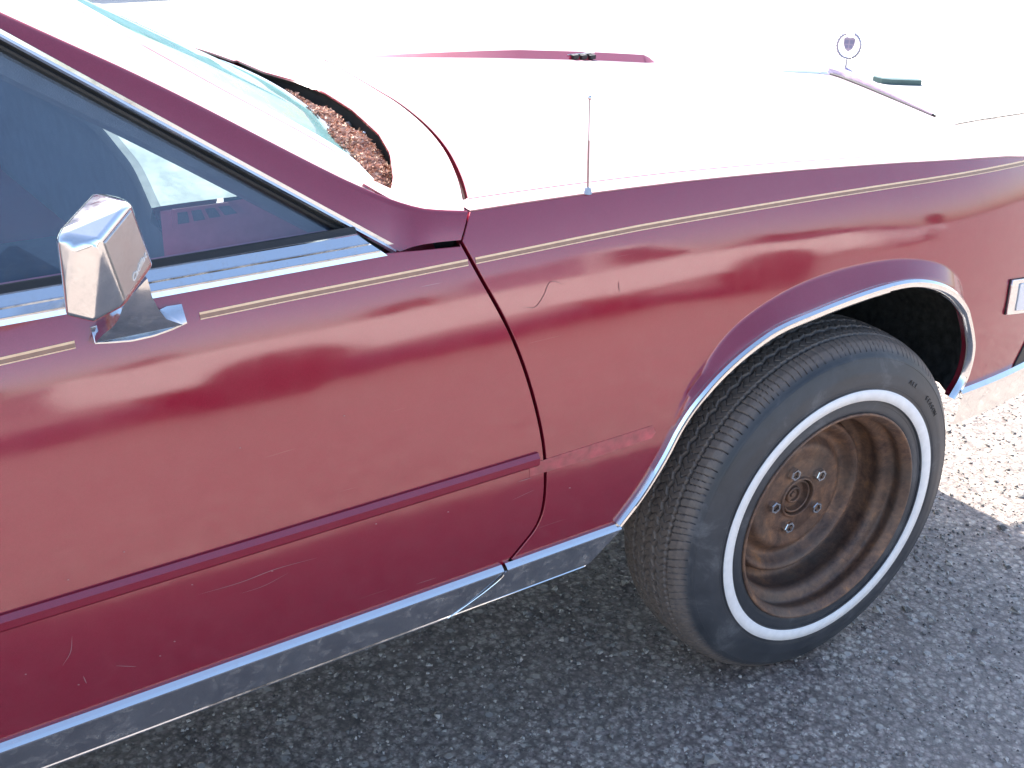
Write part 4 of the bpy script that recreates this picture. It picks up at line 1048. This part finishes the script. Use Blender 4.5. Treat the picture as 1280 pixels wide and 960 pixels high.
# rocks in litter
for px, py, r_, cl in ((452, 163, .006, (.55, .30, .15)), (434, 158, .008, (.6, .55, .52)), (446, 140, .009, (.30, .26, .25)), (432, 128, .008, (.10, .10, .12))):
    p = at(px, py, z=.992); bm = bmesh.new(); bmesh.ops.create_icosphere(bm, subdivisions=2, radius=r_, matrix=Matrix.Translation(p))
    for v in bm.verts: v.co += Vector((random.uniform(-1, 1), random.uniform(-1, 1), random.uniform(-1, 1)))*r_*.18
    o = from_bm('pebble', bm, simple('pebble_stone', cl, .8), None, True)
    lab = {452: 'small orange brown pebble lying on the seed litter below the windshield', 434: 'pale grey pebble lying on the seed litter below the windshield', 446: 'grey brown pebble against the dark wall of the cowl trough', 432: 'dark slate pebble against the dark wall of the cowl trough'}[px]
    tag(o, lab, 'pebble', 'pebbles in the cowl trough')
# ------------------------------------------------------------------ ground
def sheet(name, x0, x1, y0, y1, z, m, lab=None, wob=0):
    V = []; n = 60
    if wob:
        xs_ = np.linspace(x0, x1, 400); V = [(x, y0+wob*(math.sin(x*3.1)+.6*math.sin(x*8.7+1)+.4*math.sin(x*23)), z) for x in xs_]+[(x1, y1, z), (x0, y1, z)]
        return mesh(name, V, [list(range(len(V)))], m, None, False)
    return mesh(name, [(x0, y0, z), (x1, y0, z), (x1, y1, z), (x0, y1, z)], [[0, 1, 2, 3]], m, None, False)
g = sheet('ground', -400, 400, -400, 400, 0, ASPH); tag(g, 'grey weathered asphalt lot', kind='structure')
g = sheet('concrete_pavement', -120, 120, 2.92, 60, .004, CONC, wob=.012); tag(g, 'pale sunlit concrete apron beyond the car', kind='structure')
# loose stones: on asphalt near the camera
V = []; F = []
tet = [(1, 0, -.4), (-.5, .87, -.4), (-.5, -.87, -.4), (.4, .5, .5), (-.6, .1, .45), (.3, -.5, .4)]
ff = [[0, 1, 3], [1, 2, 4], [2, 0, 5], [3, 1, 4], [4, 2, 5], [5, 0, 3], [3, 4, 5]]
for i in range(24000):
    x = random.uniform(-1.7, 1.9); y = random.uniform(-.6, 2.2) if i % 4 else random.uniform(-.6, .9)
    s = abs(random.gauss(0, .0020))+.0015
    if random.random() < .07: s *= 2.0
    a = random.uniform(0, 6.28); ca, sa = math.cos(a), math.sin(a); k0 = len(V)
    for p in tet: 
        px_, py_ = p[0]*random.uniform(.7, 1.2), p[1]*random.uniform(.7, 1.2)
        V.append((x+(px_*ca-py_*sa)*s, y+(px_*sa+py_*ca)*s, max(0, (p[2]+.4)*s*.8)))
    F += [[k0+q for q in f] for f in ff]
m, N, L, b = mat('loose_grit'); co = ncoord(N, L); v = vor(N, L, co, 90)
L.new(ramp(N, L, v.outputs['Color'], [(.1, (.10, .09, .09)), (.5, (.28, .26, .24)), (.9, (.62, .57, .52))]), b.inputs['Base Color']); setp(b, Roughness=.7)
gs = mesh('gravel', V, F, m, None, False); tag(gs, 'loose grit and small stones scattered on the asphalt', 'gravel', kind='stuff')
# scrap on the far concrete
pc = at(1120, 101, z=.02); sx_ = np.linalg.norm(pc-CPOS)/CF
V = []
pp = [(-25, -3), (-18, 2), (-8, 3.5), (10, 3.5), (27, 3.5), (27, 0), (10, -1), (-8, -1), (-16, -2), (-22, -6)]
rt = np.array([AR[0], AR[1], 0]); rt /= np.linalg.norm(rt); fd = np.array([-rt[1], rt[0], 0])
for dz in (0, .03): V += [np.array([pc[0], pc[1], .006+dz])+rt*a*sx_-fd*b_*sx_*2.4 for a, b_ in pp]
k = len(pp); F = [list(range(k))[::-1], list(range(k, 2*k))]+[[i, (i+1) % k, k+(i+1) % k, k+i] for i in range(k)]
sc_ = mesh('scrap_bracket', V, F, simple('dark_teal_plastic', (.05, .10, .10), .5), None, False); tag(sc_, 'bent dark green bracket lying on the pale ground beyond the hood', 'scrap part')
# ------------------------------------------------------------------ trees behind the photographer and parked cars
LEAF = simple('tree_foliage', (.05, .075, .03), .7, var=.5, vs=2); BARK = simple('tree_bark', (.10, .075, .055), .9, var=.3, vs=8)
def tree(x, y, h, rr_, lab):
    t = bpy.data.objects.new('tree', None); C.objects.link(t); t.location = (x, y, 0); tag(t, lab, 'tree', 'trees along the far side of the lot')
    V, F = lathe([(.28, 0), (.20, .35*h), (.10, .7*h), (.03, .95*h)], 10); V = [(v[0], v[2], v[1]) for v in V]; mesh('trunk', V, F, BARK, t)
    n = 2600; P = RNG.normal(size=(n, 3)); P /= np.linalg.norm(P, axis=1)[:, None]; rad = RNG.random(n)**.4
    cl = RNG.normal(size=(14, 3)); cl /= np.linalg.norm(cl, axis=1)[:, None]; cc = cl*rr_*.62; idx = RNG.integers(0, 14, n)
    Q = cc[idx]*np.array([1, 1, .8])+P*rad[:, None]*rr_*.45; Q[:, 2] += h*.66
    V = []; F = []
    for q in Q:
        s = random.uniform(.12, .28); a = RNG.normal(size=3)*s; b_ = RNG.normal(size=3)*s; k0 = len(V); V += [q-a, q+b_, q+a, q-b_]; F.append([k0, k0+1, k0+2, k0+3])
    mesh('crown', V, F, LEAF, t, False)
for i, (x, y, h, r_) in enumerate(((-18, -46, 5, 2.2), (-8, -52, 4.5, 2.0), (3, -48, 5.5, 2.4), (13, -54, 4.5, 2.0), (24, -48, 5.2, 2.3), (35, -50, 4.5, 2.0), (45, -42, 5.2, 2.3), (54, -36, 4.6, 2.1))):
    tree(x, y, h, r_, 'leafy green tree number %s in the row across the lot behind the camera' % ['one', 'two', 'three', 'four', 'five', 'six', 'seven', 'eight'][i])
def other_car(name, x, y, rz, col, lab, grp):
    t = bpy.data.objects.new(name, None); C.objects.link(t); t.location = (x, y, 0); t.rotation_euler.z = rz; tag(t, lab, 'car', grp)
    pm = simple(name+'_paint', col, .3, var=.04, Coat_Weight=1.0)
    prof_ = [(-2.3, .35), (-2.35, .6), (-2.3, .88), (-1.5, .95), (1.0, .95), (2.2, .85), (2.35, .6), (2.3, .35)]
    rows = []
    for q in (-.90, -.86, -.5, 0, .5, .86, .90):
        k_ = 0 if abs(q) < .9 else 1
        rows.append([(px_*(1-.01*k_), q, pz+(0 if not k_ else (-.03 if pz > .5 else .03))) for px_, pz in prof_])
    bm = bmesh.new(); vs_ = [[bm.verts.new(p) for p in r_] for r_ in rows]
    for i in range(len(rows)-1):
        for j in range(len(prof_)): bm.faces.new([vs_[i][j], vs_[i][(j+1) % 8], vs_[i+1][(j+1) % 8], vs_[i+1][j]])
    bm.faces.new(vs_[0]); bm.faces.new(vs_[-1][::-1]); from_bm('body', bm, pm, t, bev=.03, seg=2)
    cb2 = [(-1.6, .93, .80), (.75, .93, .80), (.05, 1.40, .62), (-1.1, 1.42, .62)]
    bm = bmesh.new(); a_ = [bm.verts.new((p[0], -p[2], p[1])) for p in cb2]; b_ = [bm.verts.new((p[0], p[2], p[1])) for p in cb2]
    bm.faces.new(a_); bm.faces.new(b_[::-1])
    for i in range(4): bm.faces.new([a_[i], b_[i], b_[(i+1) % 4], a_[(i+1) % 4]])
    from_bm('cabin_glass', bm, simple(name+'_glass', (.02, .025, .03), .05), t, bev=.03)
    bm = bmesh.new(); box(bm, -1.12, .07, -.63, .63, 1.395, 1.44); from_bm('roof', bm, pm, t, bev=.02)
    for wx in (-1.4, 1.4):
        for wy in (-.82, .82):
            V, F = lathe([(0, -.1), (.2, -.11), (.31, -.11), (.33, -.08), (.33, .08), (.31, .11), (.2, .11), (0, .1)], 28); o = mesh('wheel', V, F, RUBBER, t, True); o.location = (wx, wy, .33); o.data.set_sharp_from_angle(angle=R(40))
            V, F = lathe([(0, -.115), (.15, -.118), (.2, -.112)], 24) if wy < 0 else lathe([(0, .115), (.15, .118), (.2, .112)], 24); o2 = mesh('hubcap', V, F, ALU, o)
    return t
pA = at(235, 2, z=0)
other_car('blue_sedan', pA[0]+.7, pA[1]+2.1, 0, (.12, .16, .30), 'dark blue car parked beyond the hood, only its sill showing at the top edge', 'cars parked around the lot')
def pickup(x, y, rz):
    t = bpy.data.objects.new('white_pickup', None); C.objects.link(t); t.location = (x, y, 0); t.rotation_euler.z = rz
    tag(t, 'white pickup truck parked behind the camera, mirrored in the maroon door and fender', 'pickup truck', 'cars parked around the lot')
    pm = simple('white_truck_paint', (.62, .60, .58), .35, var=.04, Coat_Weight=.6)
    def extr(name, prof_, y0, y1, m, bev=.02):
        bm = bmesh.new(); a_ = [bm.verts.new((p[0], y0, p[1])) for p in prof_]; b_ = [bm.verts.new((p[0], y1, p[1])) for p in prof_]; n = len(prof_)
        bm.faces.new(a_); bm.faces.new(b_[::-1])
        for i in range(n): bm.faces.new([a_[i], b_[i], b_[(i+1) % n], a_[(i+1) % n]])
        return from_bm(name, bm, m, t, bev=bev)
    arch = lambda c: [(c+.42*math.cos(a), .36+.42*math.sin(a)) for a in np.linspace(math.pi, 0, 12)]
    lower = [(-2.6, .50)]+[(a, max(.46, b)) for a, b in arch(-1.55)]+[(a, max(.46, b)) for a, b in arch(1.75)]+[(2.65, .48), (2.72, .75)]
    extr('body', lower+[(2.62, .98), (1.30, 1.06), (.45, 1.07), (-2.62, 1.05), (-2.66, .8)], -.95, .95, pm, .03)
    extr('cab', [(.42, 1.10), (1.42, 1.10), (.98, 1.68), (.55, 1.72), (.47, 1.6)], -.80, .80, pm, .03)
    gm = simple('truck_glass', (.02, .03, .035), .05)
    for sy in (-1, 1): extr('side_window', [(.58, 1.14), (1.28, 1.14), (.94, 1.60), (.60, 1.62)], sy*.795, sy*.806, gm, .002)
    for wx in (-1.55, 1.75):
        for wy in (-.84, .84):
            V, F = lathe([(0, -.1), (.2, -.11), (.34, -.11), (.36, -.08), (.36, .08), (.34, .11), (.2, .11), (0, .1)], 28); o = mesh('wheel', V, F, RUBBER, t, True); o.location = (wx, wy, .36); o.data.set_sharp_from_angle(angle=R(40))
            V, F = lathe([(0, -.115), (.17, -.118), (.22, -.112)], 24) if wy < 0 else lathe([(0, .115), (.17, .118), (.22, .112)], 24); mesh('hubcap', V, F, DARK, o)
pickup(2.05, -4.75, R(1))
other_car('cream_sedan', -4.9, -6.4, R(-3), (.72, .66, .55), 'cream car parked behind the camera, beyond the rear end of the maroon car', 'cars parked around the lot')
other_car('grey_sedan', 9.6, -8.4, R(2), (.35, .36, .38), 'grey car parked in the lot behind the camera, ahead of the white pickup', 'cars parked around the lot')
